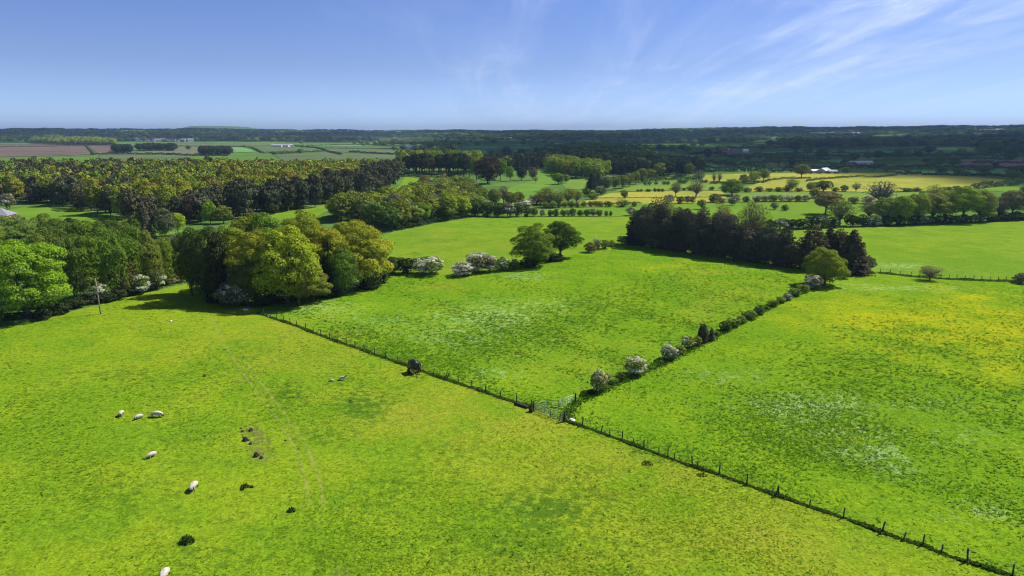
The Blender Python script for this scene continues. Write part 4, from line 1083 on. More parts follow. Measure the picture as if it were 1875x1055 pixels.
for i, (x, y, w, h) in enumerate([(112, 578, 36, 26), (140, 566, 34, 24), (196, 556, 30, 22), (218, 551, 32, 24), (243, 543, 28, 20), (80, 588, 30, 22)]):
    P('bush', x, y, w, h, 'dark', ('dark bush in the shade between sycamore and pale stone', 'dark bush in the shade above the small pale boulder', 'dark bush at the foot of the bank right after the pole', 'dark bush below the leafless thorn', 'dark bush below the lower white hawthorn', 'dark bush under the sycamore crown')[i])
# --- trees between lawn, wood and clump
P('spire', 268, 440, 36, 72, 'grey', 'dark grey-green spruce in front of the shaded wood edge')
P('round', 250, 440, 24, 46, 'mid', 'bushy yellow-green tree at the lawn corner below the spruce')
P('birch', 303, 438, 40, 58, 'sage', 'bluish green birch with a pale stem at the end of the lawn')
P('oak', 327, 432, 30, 46, 'gold', 'golden leafed tree beside the bluish birch')
P('bush', 330, 448, 26, 26, 'green', 'green bush under the golden leafed tree')
P('scrub', 347, 412, 30, 56, 'copper', 'reddish brown leaning tree against the dark conifer edge')
P('birch', 362, 408, 14, 34, 'bright', 'slim bright tree next to the reddish brown one')
P('birch', 386, 410, 28, 42, 'bright', 'bright yellow-green birch standing before the dark wood')
P('round', 410, 410, 34, 36, 'olive', 'rounded olive tree beside the bright birch')
P('hawthorn', 437, 398, 12, 18, 'grey', 'pale flowering thorn against the dark conifer edge')
P('bush', 60, 372, 36, 22, 'grey', 'pale flowering bush on the far lawn edge', )
P('hawthorn', 76, 368, 22, 18, 'grey', 'whitish thorn at the dark corner of the lawn')
P('hawthorn', 14, 384, 30, 32, 'grey', 'greyish white thorn right behind the bungalow roof')
P('bush', 43, 406, 12, 9, 'grey', 'small grey garden shrub at the bungalow drive')
# --- the oak clump
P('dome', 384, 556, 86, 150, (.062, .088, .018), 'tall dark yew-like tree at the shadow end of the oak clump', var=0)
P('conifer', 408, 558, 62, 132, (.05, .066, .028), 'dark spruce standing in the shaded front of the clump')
P('round', 495, 535, 118, 140, 'green', 'fresh green maple at the back of the oak clump')
P('oak', 432, 540, 90, 132, 'oak', 'olive oak between the dark spruce and the central oak')
P('dome', 527, 566, 138, 158, 'gold', 'large golden-green central oak, broadest of the clump', var=1)
P('oak', 470, 556, 92, 140, (.20, .225, .022), 'olive-green oak just in front of the shaded spruce')
P('oak', 600, 538, 92, 132, (.235, .25, .022), 'yellowish oak filling the middle of the clump top')
P('dome', 668, 532, 114, 126, (.25, .27, .020), 'golden brown oak at the sunny field end of the clump', var=2)
P('spire', 605, 544, 46, 104, 'dark', 'narrow dark conifer wedged between the golden oaks')
P('birch', 628, 542, 58, 92, 'green', 'dark green drooping tree in front of the golden brown oak')
P('round', 462, 528, 104, 138, (.15, .20, .022), 'olive-green tree at the back of the clump above the dark conifer')
P('oak', 560, 520, 110, 136, (.20, .255, .022), 'yellow-green oak at the back of the clump between the two golden ones')
P('round', 640, 520, 96, 116, (.185, .225, .022), 'olive oak at the back of the field end of the clump')
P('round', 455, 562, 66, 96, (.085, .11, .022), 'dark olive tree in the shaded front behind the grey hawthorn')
P('round', 548, 562, 72, 84, (.16, .19, .024), 'bushy olive tree below the central oak')
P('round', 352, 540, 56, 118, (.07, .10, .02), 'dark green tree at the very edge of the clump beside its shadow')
P('dome', 575, 556, 64, 72, 'olive', 'low bushy oak bough reaching over the bleached trunk')
P('maybush', 431, 566, 66, 58, 'grey', 'big grey-white hawthorn at the fence end of the clump', var=1)
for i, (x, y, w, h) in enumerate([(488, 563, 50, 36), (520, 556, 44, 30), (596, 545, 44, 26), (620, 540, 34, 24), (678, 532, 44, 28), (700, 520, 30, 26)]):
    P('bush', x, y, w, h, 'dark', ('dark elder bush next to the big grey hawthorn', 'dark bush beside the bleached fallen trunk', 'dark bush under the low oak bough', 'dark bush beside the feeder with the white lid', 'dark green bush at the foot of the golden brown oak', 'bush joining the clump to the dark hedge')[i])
# --- hedge, hawthorns and two oaks behind the centre meadow
G = 'bushes along the back of the centre meadow'
P('bush', 722, 503, 36, 36, 'deep', 'dark hedge bush next to the golden brown oak', G)
P('bush', 746, 503, 36, 34, 'dark', 'dark twiggy hedge bush in the middle of the short hedge', G)
P('hawthorn', 786, 506, 60, 40, 'mid', 'wide dark hawthorn with a white top at the hedge end', G)
P('hawthorn', 848, 508, 44, 30, 'grey', 'low spreading hawthorn at the gap end of the blossom row', G)
P('hawthorn', 872, 502, 48, 40, 'grey', 'tallest pale hawthorn of the blossom row', G)
P('hawthorn', 896, 500, 34, 34, 'grey', 'shaded hawthorn between the tallest and the whitest', G)
P('hawthorn', 920, 498, 28, 30, 'mid', 'whitest hawthorn just before the two oaks', G)
P('bush', 941, 496, 22, 24, 'sage', 'small pale green bush touching the front oak', G)
P('dome', 977, 491, 86, 80, (.125, .195, .020), 'front oak of the pair, lighter green, in the field hedge', var=3)
P('round', 1026, 473, 74, 70, (.075, .115, .018), 'back oak of the pair, darker and rounder', var=2)
P('bush', 968, 492, 36, 22, 'dark', 'dark bush under the lighter front oak', G)
P('bush', 1012, 480, 44, 18, 'dark', 'dark low bush between the trunks of the two oaks', G)
P('bush', 1080, 464, 24, 22, 'brown', 'reddish brown bush past the two oaks', G)
P('hawthorn', 1094, 459, 16, 24, 'grey', 'small white hawthorn beyond the reddish bush', G)
P('bush', 1108, 457, 18, 20, 'olive', 'olive bush following the small white hawthorn', G)
P('bush', 1120, 453, 14, 14, 'olive', 'last tiny olive bush of the hedge towards the conifers', G)
P('maybush', 1137, 448, 18, 17, 'deep', 'dark bush a short way before the conifer row', G)
P('bush', 1150, 447, 14, 16, 'deep', 'dark bush touching the end of the conifer row', G)
# --- conifer row
G = 'dark conifers of the shelter belt'
row = [(1166, 448, 40, 66), (1180, 450, 40, 74), (1195, 452, 40, 70), (1210, 454, 42, 76), (1225, 457, 42, 78), (1240, 459, 40, 82), (1255, 461, 40, 80), (1270, 463, 40, 78), (1284, 465, 40, 84), (1298, 467, 42, 76), (1313, 469, 40, 82),
       (1328, 471, 42, 76), (1343, 474, 42, 72), (1358, 476, 42, 70), (1373, 478, 42, 66), (1388, 480, 40, 68), (1403, 482, 40, 70), (1418, 484, 42, 66), (1434, 487, 40, 72), (1450, 489, 36, 62)]
for i, (x, y, w, h) in enumerate(row):
    P('conifer' if i % 5 in (0, 3) else 'edge', x, y + 3, w * 1.2, h * (1.0, 1.10, .94, 1.06, .9)[i % 5], ('black', 'conifer', (.125, .112, .070))[i % 3], ordinal(i) + ' dark conifer of the shelter belt counted from the two-oaks end', G)
for i, (x, y, w, h) in enumerate([(1186, 444, 38, 66), (1216, 447, 38, 66), (1246, 451, 38, 68), (1276, 455, 38, 66), (1306, 459, 38, 66), (1336, 464, 36, 62)]):
    P('conifer', x, y, w, h, 'black', ordinal(i) + ' conifer of the hidden back row counted from the two-oaks end', G)
P('conifer', 1484, 497, 62, 84, 'conifer', 'pointed spruce behind the round yellow-green tree', G)
P('spire', 1514, 493, 58, 80, 'conifer', 'dark spruce in the middle of the three end spruces', G)
P('conifer', 1532, 495, 50, 76, 'black', 'narrow dark spruce beside the widest one', G)
P('spire', 1556, 502, 78, 84, 'conifer', 'widest spruce with spreading boughs at the open end of the belt', G)
P('scrub', 1200, 440, 58, 84, 'brown', 'bare twiggy ash showing above the start of the conifer belt')
P('sparse', 1218, 438, 46, 74, 'olive', 'leafing ash behind the bare twiggy one')
P('sparse', 1320, 450, 42, 80, 'rust', 'rusty budding tree rising behind the conifer belt')
P('sparse', 1375, 455, 60, 90, 'bud', 'olive domed tree with visible boughs behind the belt', var=0)
P('scrub', 1395, 470, 30, 58, 'copper', 'reddish twiggy thorn inside the belt')
P('dome', 1509, 527, 80, 78, (.18, .25, .022), 'round yellow-green oak at the hedge corner before the spruces', var=1)
P('hawthorn', 1489, 532, 34, 32, 'grey', 'pinkish white hawthorn at the foot of the round corner oak')
P('bush', 1546, 512, 20, 18, 'brown', 'brownish bush between the corner oak and spruces')
P('maybush', 1592, 498, 22, 30, 'sage', 'small upright hawthorn standing free past the spruces')
P('sparse', 1702, 515, 44, 31, 'bud', 'small lone flat-topped tree on the far fence line', var=1)
P('bush', 1870, 521, 28, 24, 'grey', 'grey bush on the fence line at the picture edge')
# --- hedgerow from the corner oak down to the gate
G = 'bushes of the gappy hedgerow between the two meadows'
hedge = [('bush', 1469, 537, 26, 18, 'olive', 'olive bush right beside the pinkish hawthorn'), ('bush', 1455, 544, 24, 18, 'mid', 'green bush next down the hedgerow from the olive one'),
         ('maybush', 1442, 551, 20, 17, 'grey', 'pale bush third down the hedgerow from the corner oak'), ('bush', 1430, 556, 18, 14, 'olive', 'small bush fourth down the hedgerow from the corner oak'),
         ('bush', 1415, 563, 20, 15, 'mid', 'dull green thorn before the first thin gap of the hedgerow'), ('bush', 1389, 577, 22, 19, 'deep', 'dark bush at the head of the long scrubby stretch'),
         ('bush', 1372, 586, 28, 19, 'mid', 'dull green thorn second in the long scrubby stretch'), ('bush', 1356, 594, 22, 16, 'olive', 'olive scrub in the middle of the scrubby stretch'),
         ('bush', 1341, 601, 28, 20, 'mid', 'dull green thorn fourth in the long scrubby stretch'), ('bush', 1328, 608, 26, 22, 'deep', 'green bush closing the scrubby stretch before the dark conifer'),
         ('conifer', 1286, 629, 24, 38, 'black', 'small pointed dark conifer alone in the hedgerow'), ('spire', 1302, 625, 14, 26, 'grey', 'thin grey conifer leaning on the small dark one'),
         ('hawthorn', 1260, 640, 28, 26, 'olive', 'blossoming hawthorn beside the small dark conifer'), ('bush', 1276, 634, 20, 20, 'olive', 'yellow-green bush squeezed under the dark conifer'),
         ('bush', 1243, 650, 26, 18, 'olive', 'yellow-green low bush between two blossoming hawthorns'), ('maybush', 1224, 662, 34, 30, 'sage', 'sloping white hawthorn in the lower hedgerow'),
         ('hawthorn', 1164, 691, 42, 38, 'olive', 'largest round hawthorn, full of cream blossom, near the gates'), ('scrub', 1136, 700, 22, 20, 'deep', 'low dark scrub beside the largest cream hawthorn'),
         ('bush', 1118, 706, 18, 12, 'deep', 'tiny dark bush between the two hawthorns near the gates'), ('maybush', 1096, 722, 36, 44, 'olive', 'hawthorn nearest the gates, dark inside with pale tips'),
         ('bush', 1084, 724, 18, 12, 'dark', 'dark low bramble in the shadow of the hawthorn nearest the gates'), ('scrub', 1110, 694, 26, 10, 'sage', 'pale scrub flat on the grass behind the hawthorn nearest the gates')]
for k, x, y, w, h, c, lb in hedge: P(k, x, y, w, h, c, lb, G)
for i, (x, y, w, h) in enumerate([(1462, 541, 14, 10), (1405, 568, 12, 8), (1312, 615, 14, 10), (1250, 647, 14, 10), (1208, 667, 14, 9), (1190, 676, 10, 6), (1128, 703, 12, 8), (1148, 694, 12, 8)]):
    P('scrub', x, y, w, h, 'mid', ordinal(i) + ' low bramble of the meadow hedgerow counted from the corner oak', G)

# --- rows behind the upper meadow
def row_of(kind, pts, col, fmt, group, alt=None):
    for i, p in enumerate(pts):
        k = kind; c = col
        if alt and i % alt[0] == alt[1]: k, c = alt[2], alt[3]
        P(k, p[0], p[1], p[2], p[3], c, fmt.format(ordinal(i)), group)
row_of('bush', [(872, 397, 36, 34), (892, 398, 34, 32), (912, 399, 36, 30), (930, 399, 34, 30), (948, 398, 26, 28), (966, 398, 18, 20), (978, 397, 14, 18), (993, 397, 11, 14), (1008, 397, 12, 14), (1018, 397, 14, 15), (1031, 397, 12, 14), (1040, 397, 10, 14),
               (1048, 397, 14, 17), (1062, 397, 12, 14), (1074, 397, 14, 15), (1085, 397, 16, 16), (1097, 397, 13, 14), (1110, 397, 8, 12), (1118, 396, 7, 10), (1155, 396, 20, 18)], 'deep', '{} bush, counted from the wood, along the far side of the upper meadow', 'bushes along the far side of the upper meadow', (4, 3, 'maybush', 'grey'))
row_of('bush', [(1000, 382, 14, 13), (1012, 382, 14, 13), (1024, 381, 12, 13), (1034, 381, 12, 13), (1046, 381, 14, 13), (1057, 381, 13, 12), (1069, 380, 14, 13), (1081, 380, 10, 13), (1092, 380, 14, 14), (1100, 380, 13, 12), (1114, 380, 18, 13), (1140, 380, 24, 15), (1161, 379, 12, 11)], 'olive', '{} bush, counted from the wood, between the green field and buttercup strip', 'bushes below the buttercup strip', (3, 1, 'bush', 'mid'))
P('hawthorn', 985, 376, 44, 20, 'grey', 'long whitish blossoming thorn bank above the hedged meadow')
P('hawthorn', 960, 384, 34, 18, 'grey', 'white blossoming thorn nearest the valley wood')
P('hawthorn', 905, 384, 22, 12, 'grey', 'small pale thorn between wood and dark bushes')
P('round', 1143, 365, 15, 18, 'mid', 'lollipop-shaped tree alone on the buttercup strip')
row_of('bush', [(1168, 352, 6, 6), (1174, 352, 7, 6), (1187, 352, 11, 7), (1199, 352, 7, 8), (1206, 352, 8, 8), (1213, 352, 8, 7), (1252, 350, 9, 7), (1262, 350, 12, 9), (1303, 349, 10, 8)], 'deep', '{} round dark bush in the broken hedge above the buttercup strip', 'bushes of the broken hedge above the buttercup strip')
row_of('bush', [(1181, 340, 7, 8), (1189, 340, 9, 9), (1201, 339, 8, 8), (1216, 339, 9, 8), (1223, 339, 9, 8), (1245, 337, 12, 10), (1254, 337, 12, 10), (1285, 336, 8, 8), (1292, 336, 8, 8)], 'mid', '{} small bush in the upper hedge of the light green field', 'bushes of the upper hedge of the light green field')
P('sparse', 1237, 360, 24, 27, 'grey', 'grey budding tree, smaller of the pair near the buttercup strip')
P('bare', 1274, 362, 32, 34, 'grey', 'nearly bare spreading tree, larger of the pair near the buttercup strip')
P('sparse', 1279, 332, 26, 20, 'grey', 'grey-green loose tree at the corner of the upper yellow field')
P('bare', 1307, 337, 12, 22, 'bud', 'thin bare tree, first of two at the yellow field corner')
P('bare', 1317, 337, 12, 22, 'bud', 'thin bare tree, second of two at the yellow field corner')
P('dome', 1340, 359, 46, 32, (.13, .215, .02), 'broad fresh green sycamore in the middle of the yellow fields', var=0)
P('round', 1362, 338, 20, 20, 'olive', 'darkest of the three leafy trees behind the fresh green sycamore')
P('round', 1380, 336, 24, 24, 'lime', 'lime green middle tree behind the fresh green sycamore')
P('round', 1398, 332, 24, 24, 'olive', 'looser end tree of the three behind the fresh green sycamore')
P('oak', 1467, 327, 30, 28, (.14, .175, .03), 'lone round-headed oak on the yellow field beside white barns', var=0)
for i, (x, w) in enumerate([(1484, 12), (1500, 16), (1516, 14), (1531, 12)]): P('bush', x, 318.5, w, 5, 'deep', ordinal(i) + ' low bush in the hedge hiding the foot of the white barns')
P('bush', 1550, 318, 18, 14, 'mid', 'dark bush with a bright top beside the white barns')
P('sparse', 1412, 316, 16, 18, 'grey', 'grey bare tree on the shaded hedge above the yellow field')
row_of('hawthorn', [(1224, 374, 22, 18), (1245, 374, 16, 16), (1258, 373, 14, 15), (1268, 373, 13, 14), (1308, 372, 26, 18), (1322, 373, 16, 12), (1345, 371, 24, 14), (1366, 371, 16, 12), (1385, 371, 18, 14), (1400, 370, 18, 14), (1415, 370, 18, 14), (1430, 370, 16, 13), (1446, 370, 18, 13), (1461, 370, 14, 13), (1474, 370, 16, 13)], 'grey', '{} pale hawthorn in the blossom hedge behind the shelter belt', 'hawthorns of the blossom hedge behind the belt', (3, 1, 'bush', 'deep'))
P('round', 1284, 384, 18, 20, 'mid', 'small dark tree standing free in front of the blossom hedge')
P('round', 1340, 377, 16, 14, 'sage', 'greyish little tree below the blossom hedge')
P('maybush', 1417, 385, 15, 16, 'sage', 'little whitish thorn, first of two alone on the hedged meadow')
P('bush', 1437, 387, 14, 13, 'mid', 'little green thorn, second of two alone on the hedged meadow')
P('oak', 1511, 394, 54, 48, 'bud', 'spreading olive oak behind the one leaning forward', var=1)
P('sparse', 1537, 414, 54, 52, 'olive', 'loose olive tree in front of the spreading oak', var=2)
P('round', 1490, 364, 18, 19, 'deep', 'dark round tree peeping over the spreading oak')
P('sparse', 1450, 352, 26, 27, 'lime', 'thin yellow-green tree in the hedge under the yellow field')
P('bush', 1441, 352, 16, 14, 'deep', 'dark bush under the thin yellow-green tree')
P('round', 1484, 351, 18, 18, 'olive', 'small yellowish tree beside the dark broad one')
P('dome', 1508, 352, 34, 24, 'deep', 'broad dark green tree in the hedge under the yellow field')
P('bush', 1546, 351, 16, 13, 'deep', 'dark bush in the hedge past the broad dark tree')
P('sparse', 1567, 352, 18, 18, 'grey', 'pale thin tree in the hedge under the yellow field')
P('bare', 1612, 380, 64, 52, 'grey', 'large grey budding ash standing above the hedge trees', var=0)
P('bush', 1562, 374, 22, 15, 'mid', 'dark green bush behind the loose olive tree')
P('hawthorn', 1590, 375, 28, 16, 'grey', 'whitish thorn at the foot of the grey ash')
row_of('bush', [(1328, 352, 14, 9), (1368, 353, 18, 10), (1390, 352, 18, 11), (1408, 352, 16, 9), (1425, 352, 18, 10), (1462, 352, 16, 9), (1530, 352, 16, 9), (1660, 352, 22, 9), (1678, 352, 18, 9), (1735, 349, 16, 8), (1752, 348, 18, 8)], 'deep', '{} dark bush in the hedge under the yellow field', 'dark bushes of the hedge under the yellow field')
# --- tall hedge at the back of the far meadow
G = 'trees at the back of the far right meadow'
big = [('sparse', 1590, 404, 32, 36, 'bud', 'brownish low tree at the start of the tall tree hedge'), ('round', 1618, 412, 50, 54, (.19, .235, .04), 'dark leafy tree early in the tall hedge'), ('round', 1648, 413, 44, 60, 'lime', 'yellow-green tree behind the far meadow, next after the dark leafy one'),
       ('round', 1678, 411, 46, 64, (.24, .28, .04), 'olive tree in the middle of the tall hedge'), ('oak', 1706, 410, 54, 58, (.22, .26, .045), 'light olive tree half way along the tall hedge'),
       ('round', 1730, 408, 54, 60, (.21, .26, .04), 'dense olive tree past the middle of the tall hedge'), ('oak', 1760, 408, 62, 70, 'lime', 'tallest yellow-green tree of the tall hedge'), ('round', 1794, 406, 50, 60, (.22, .26, .045), 'leafy olive tree after the tallest one'),
       ('bare', 1828, 404, 38, 48, 'grey', 'grey bare thorn in the gap of the tall hedge'), ('oak', 1852, 402, 50, 58, 'bud', 'brownish leafing tree near the picture edge'), ('oak', 1884, 400, 56, 68, 'bud', 'brownish leafing tree cut by the picture edge'),
       ('sparse', 1713, 370, 46, 32, 'lime', 'pale yellow crown showing above the tall hedge')]
for k, x, y, w, h, c, lb in big: P(k, x, y, w, h, c, lb, G)
row_of('bush', [(1408, 424, 26, 24), (1428, 422, 26, 26), (1448, 421, 26, 22), (1466, 420, 28, 22), (1486, 419, 28, 26), (1505, 418, 28, 26), (1524, 418, 26, 24), (1558, 416, 28, 26), (1578, 416, 28, 24), (1600, 416, 28, 24), (1622, 415, 28, 22), (1645, 414, 30, 22), (1668, 413, 30, 22), (1692, 412, 30, 20),
               (1716, 411, 30, 20), (1740, 410, 28, 18), (1764, 409, 28, 18), (1788, 408, 28, 17), (1812, 407, 28, 18), (1836, 406, 28, 18), (1860, 404, 28, 18), (1884, 403, 28, 18)], 'dark', '{} dark bush, counted from the shelter belt, at the foot of the tall hedge', 'dark bushes at the foot of the tall hedge', (4, 1, 'maybush', 'sage'))
# --- valley trees round the fairways
P('round', 778, 344, 24, 24, 'rust', 'orange-brown leafed tree alone on the pasture beside the pines')
P('round', 806, 340, 22, 18, 'olive', 'olive tree next to the orange-brown one')
P('dome', 893, 338, 52, 56, 'copper', 'huge copper beech, dark reddish, rising above the fairway')
P('round', 872, 332, 26, 46, 'lime', 'yellow-green tree tucked behind the copper beech')
P('round', 916, 330, 26, 40, 'green', 'green tree on the shoulder of the copper beech')
P('round', 934, 332, 16, 28, 'bright', 'bright green tree between the copper beech and dark pair')
P('round', 955, 331, 22, 28, 'dark', 'dark round tree, first of the dark pair by the fairway')
P('round', 976, 331, 18, 26, 'brown', 'brownish dark tree, second of the dark pair by the fairway')
P('sparse', 981, 336, 12, 14, 'lime', 'small thin tree on the fairway slope')
P('round', 1022, 338, 26, 22, (.10, .16, .022), 'leafy tree between the fairway and the pale green')
P('round', 1036, 336, 16, 18, 'green', 'smaller leafy tree beside the pale putting green')
P('spire', 1083, 347, 24, 32, 'black', 'black conifer at the corner of the light green field')
P('spire', 1096, 340, 16, 26, 'conifer', 'dark conifer behind the black one')
P('round', 1108, 352, 28, 32, 'sage', 'grey-green leafy tree next to the black conifer')
row_of('round', [(1126, 348, 22, 28), (1140, 345, 22, 27), (1152, 342, 20, 26), (1164, 338, 20, 26), (1176, 334, 22, 27), (1190, 330, 22, 22)], 'olive', '{} leafy tree in the line from the black conifer up the light green field', 'line of leafy trees beside the light green field')
row_of('sparse', [(1005, 380, 34, 34), (1022, 380, 30, 30), (1040, 376, 34, 34), (1056, 374, 26, 28), (1000, 360, 24, 18), (990, 376, 26, 28)], 'olive', '{} loose grey-green tree of the thicket below the fairway', 'thicket trees below the fairway')
row_of('round', [(905, 378, 28, 36), (935, 380, 26, 30), (950, 378, 24, 30), (880, 378, 28, 38)], 'olive', '{} leafy tree between the copper beech and the dark field hedge', 'trees below the copper beech')
P('bare', 922, 374, 26, 36, 'brown', 'bare brown tree below the copper beech')
P('bush', 1075, 360, 20, 16, 'deep', 'dark bush at the foot of the black conifer')
P('bush', 1100, 356, 24, 16, 'sage', 'pale grey bush below the grey-green leafy tree')
P('bush', 1086, 366, 22, 14, 'mid', 'green bush at the tip of the buttercup strip')

# ------------------------------------------------------------------ woods
_raw = {}
def raw(kind, lod, v):
    k = (kind, lod, v)
    if k not in _raw: _raw[k] = KINDS[kind][1](v, lod)
    return _raw[k]

class Mass:
    """many far trees as one foliage mass"""
    def __init__(s): s.V, s.T, s.S, s.n = [], [], [], 0
    def add(s, kind, lod, v, p, w, h, rz, c, rs):
        d = raw(kind, lod, v)
        ca, sa = math.cos(rz), math.sin(rz)
        V = d['V'] * [w, w, h]
        V = np.column_stack([V[:, 0] * ca - V[:, 1] * sa, V[:, 0] * sa + V[:, 1] * ca, V[:, 2]]) + p
        s.V.append(V.astype(np.float32)); m = len(d['F']); s.T.append(np.tile(np.array([*c, 1], np.float32), (m, 1))); s.S.append(d['shade'].astype(np.float32)); s.n += m
    def build(s, name, label=None, cat=None):
        V = np.concatenate(s.V)
        o = link(name, mesh_np(name, V, np.arange(len(V)).reshape(-1, 4), [LEAF_T], fattr={'tint': np.concatenate(s.T), 'shade': np.concatenate(s.S)}))
        return tag(o, label, cat, kind='stuff')

def wood(poly, spacing, picks, cap, seed, group, mass, edge=None):
    """poly: where the stems stand, as seen in the photograph"""
    B = np.array(poly, float)
    W = at_many(B[:, 0], B[:, 1])
    wp = [(p[0], p[1]) for p in W]
    x0, y0 = W[:, 0].min(), W[:, 1].min(); x1, y1 = W[:, 0].max(), W[:, 1].max()
    g = np.random.default_rng(seed)
    gx, gy = np.meshgrid(np.arange(x0, x1, spacing), np.arange(y0, y1, spacing * .87))
    gx = gx + (np.arange(gx.shape[0]) % 2)[:, None] * spacing / 2
    Q = np.stack([gx.ravel(), gy.ravel()], 1) + g.uniform(-.32, .32, (gx.size, 2)) * spacing
    Q = Q[inside(Q[:, 0], Q[:, 1], wp)]
    Q = Q[np.argsort(np.hypot(Q[:, 0], Q[:, 1]))]
    cum = np.cumsum([p[0] for p in picks]); cum = cum / cum[-1]
    for i, (x, y) in enumerate(Q):
        z = float(height(x, y)); r = math.hypot(x, y)
        k = int(np.searchsorted(cum, g.random()))
        if edge:
            e = edge(x, y, g)
            if e is not None: k = e
        _, kind, col, name, lb, (wa, wb), (ha, hb) = picks[k]
        w, h = g.uniform(wa, wb), g.uniform(ha, hb)
        if i < cap:
            plant_w(kind, (x, y, z), w, h, col, lb, group, name, min(26, h * 1250 / r), cjit=.2)
        else:
            c = C[col] if isinstance(col, str) else col; q = 1 + g.uniform(-.2, .2)
            mass.add(kind, 2 if r < 420 else 3, int(g.integers(KINDS[kind][2])), (x, y, z), w, h, g.uniform(0, 6.3), tuple(v * q for v in c), g)

canopy = Mass()
big_edge = np.array([(470, 398), (500, 395), (560, 387), (640, 371), (690, 359), (718, 349), (736, 326)], float)
_be = at_many(big_edge[:, 0], big_edge[:, 1])[:, :2]
def seg_dist(x, y, L):
    m = 1e9
    for a, b_ in zip(L, L[1:]):
        d = b_ - a; t = np.clip(((x - a[0]) * d[0] + (y - a[1]) * d[1]) / (d @ d), 0, 1)
        m = min(m, math.hypot(x - a[0] - t * d[0], y - a[1] - t * d[1]))
    return m
_bl = at_many(np.array([0, 95, 170, 240, 300, 400, 470.]), np.array([374, 375, 392, 409, 413, 406, 397.]))[:, :2]
def big_pick(x, y, g):
    d1, d2 = seg_dist(x, y, _be), seg_dist(x, y, _bl)
    if d1 < 26: return 5
    if d2 < 16: return (6, 5, 5, 3, 0)[g.integers(5)]
    if x < -165 - (y - 270) * .25 and g.random() < .55: return 5 if g.random() < .55 else 4
    return None
PICK_BIG = [(34, 'oak', (.185, .215, .022), 'forest_tree', 'golden-olive tree in the canopy of the large wood', (7, 11), (12, 15)), (16, 'round', (.19, .245, .024), 'forest_tree', 'yellow-green tree in the canopy of the large wood', (7, 10), (11, 15)),
            (15, 'round', (.19, .165, .040), 'forest_tree', 'rusty brown budding tree in the canopy of the large wood', (7, 10), (11, 15)), (18, 'round', 'olive', 'forest_tree', 'grey-green dull tree in the canopy of the large wood', (7, 10), (11, 14)),
            (13, 'round', 'green', 'forest_tree', 'fresh green tree in the canopy of the large wood', (7, 10), (11, 14)),
            (0, 'edge', (.085, .098, .048), 'forest_pine', 'dark pine along the edges of the large wood', (6.5, 10), (11, 15.5)), (4, 'scrub', 'brown', 'forest_tree', 'brown twiggy tree in the shaded front of the large wood', (6, 9), (10, 13))]
wood([(-160, 376), (0, 374), (95, 375), (170, 392), (242, 409), (300, 413), (400, 406), (500, 395), (560, 387), (640, 371), (690, 359), (716, 349), (735, 325), (742, 321), (650, 318), (400, 319), (200, 320), (0, 321), (-160, 322)], 8.2, PICK_BIG, 290, 11, 'trees of the large wood', canopy, big_pick)
PICK_VAL = [(30, 'round', 'olive', 'copse_tree', 'olive tree in the strip of wood beside the upper meadow', (7, 10), (8, 11.5)), (26, 'round', 'lime', 'copse_tree', 'lime green tree in the strip of wood beside the upper meadow', (7, 10), (8, 11.5)),
            (20, 'round', 'sage', 'copse_tree', 'grey-green tree in the strip of wood beside the upper meadow', (7, 10), (8, 11)), (14, 'round', 'mid', 'copse_tree', 'dull green tree in the strip of wood beside the upper meadow', (7, 10), (8, 11)),
            (8, 'scrub', 'brown', 'copse_tree', 'bare brown tree in the strip of wood beside the upper meadow', (7, 9), (8, 10)), (6, 'pine', 'dark', 'copse_tree', 'dark pine in the strip of wood beside the upper meadow', (7, 9), (8, 10))]
wood([(605, 402), (640, 408), (700, 423), (716, 424), (790, 409), (868, 396), (876, 382), (866, 360), (846, 347), (818, 344), (795, 356), (765, 367), (700, 376), (640, 388)], 7.0, PICK_VAL, 150, 12, 'trees of the wood strip', canopy)
PICK_PINE = [(70, 'pine', 'dark', 'tall_pine', 'dark tall pine in the row behind the pasture head', (7, 10), (15, 19)), (30, 'pine', 'brown', 'tall_pine', 'brownish tall pine in the row behind the pasture head', (7, 10), (14, 18))]
wood([(745, 323.5), (800, 324), (868, 326), (868, 320), (800, 318.5), (745, 318.5)], 9, PICK_PINE, 60, 13, 'pines behind the pasture head', canopy)
PICK_YEL = [(60, 'round', 'lime', 'beech_tree', 'bright beech crown behind the row of tall pines', (9, 13), (18, 21)), (40, 'round', 'olive', 'beech_tree', 'olive beech crown behind the row of tall pines', (9, 13), (17, 21))]
wood([(735, 318), (880, 319), (880, 312), (735, 312)], 10, PICK_YEL, 50, 14, 'beeches behind the pines', canopy)
PICK_BR = [(75, 'round', 'lime', 'grove_tree', 'bright yellow-green tree of the sunlit grove past the fairway', (8, 12), (11, 15)), (25, 'round', 'olive', 'grove_tree', 'olive tree of the sunlit grove past the fairway', (8, 12), (11, 15))]
wood([(1016, 323), (1040, 328), (1070, 329), (1098, 330), (1112, 322), (1095, 315), (1050, 310), (1000, 307), (1000, 311)], 9, PICK_BR, 70, 15, 'trees of the sunlit grove', canopy)
PICK_FD = [(60, 'round', 'dark', 'park_tree', 'dark tree behind the fairways', (8, 12), (11, 15)), (25, 'spire', 'black', 'park_tree', 'black conifer behind the fairways', (6, 9), (12, 16)), (15, 'round', 'olive', 'park_tree', 'olive tree behind the fairways', (8, 11), (11, 14))]
wood([(880, 318), (920, 316), (985, 310), (1000, 305), (1040, 303), (900, 300), (870, 306)], 10, PICK_FD, 60, 16, 'dark trees behind the fairways', canopy)
wood([(1112, 320), (1180, 325), (1262, 324), (1285, 318), (1280, 311), (1180, 312), (1090, 308), (1050, 306)], 10, [(a, k_, c, n_, l.replace('the fairways', 'the light green field'), w_, h_) for a, k_, c, n_, l, w_, h_ in PICK_FD], 60, 17, 'dark trees behind the light green field', canopy)
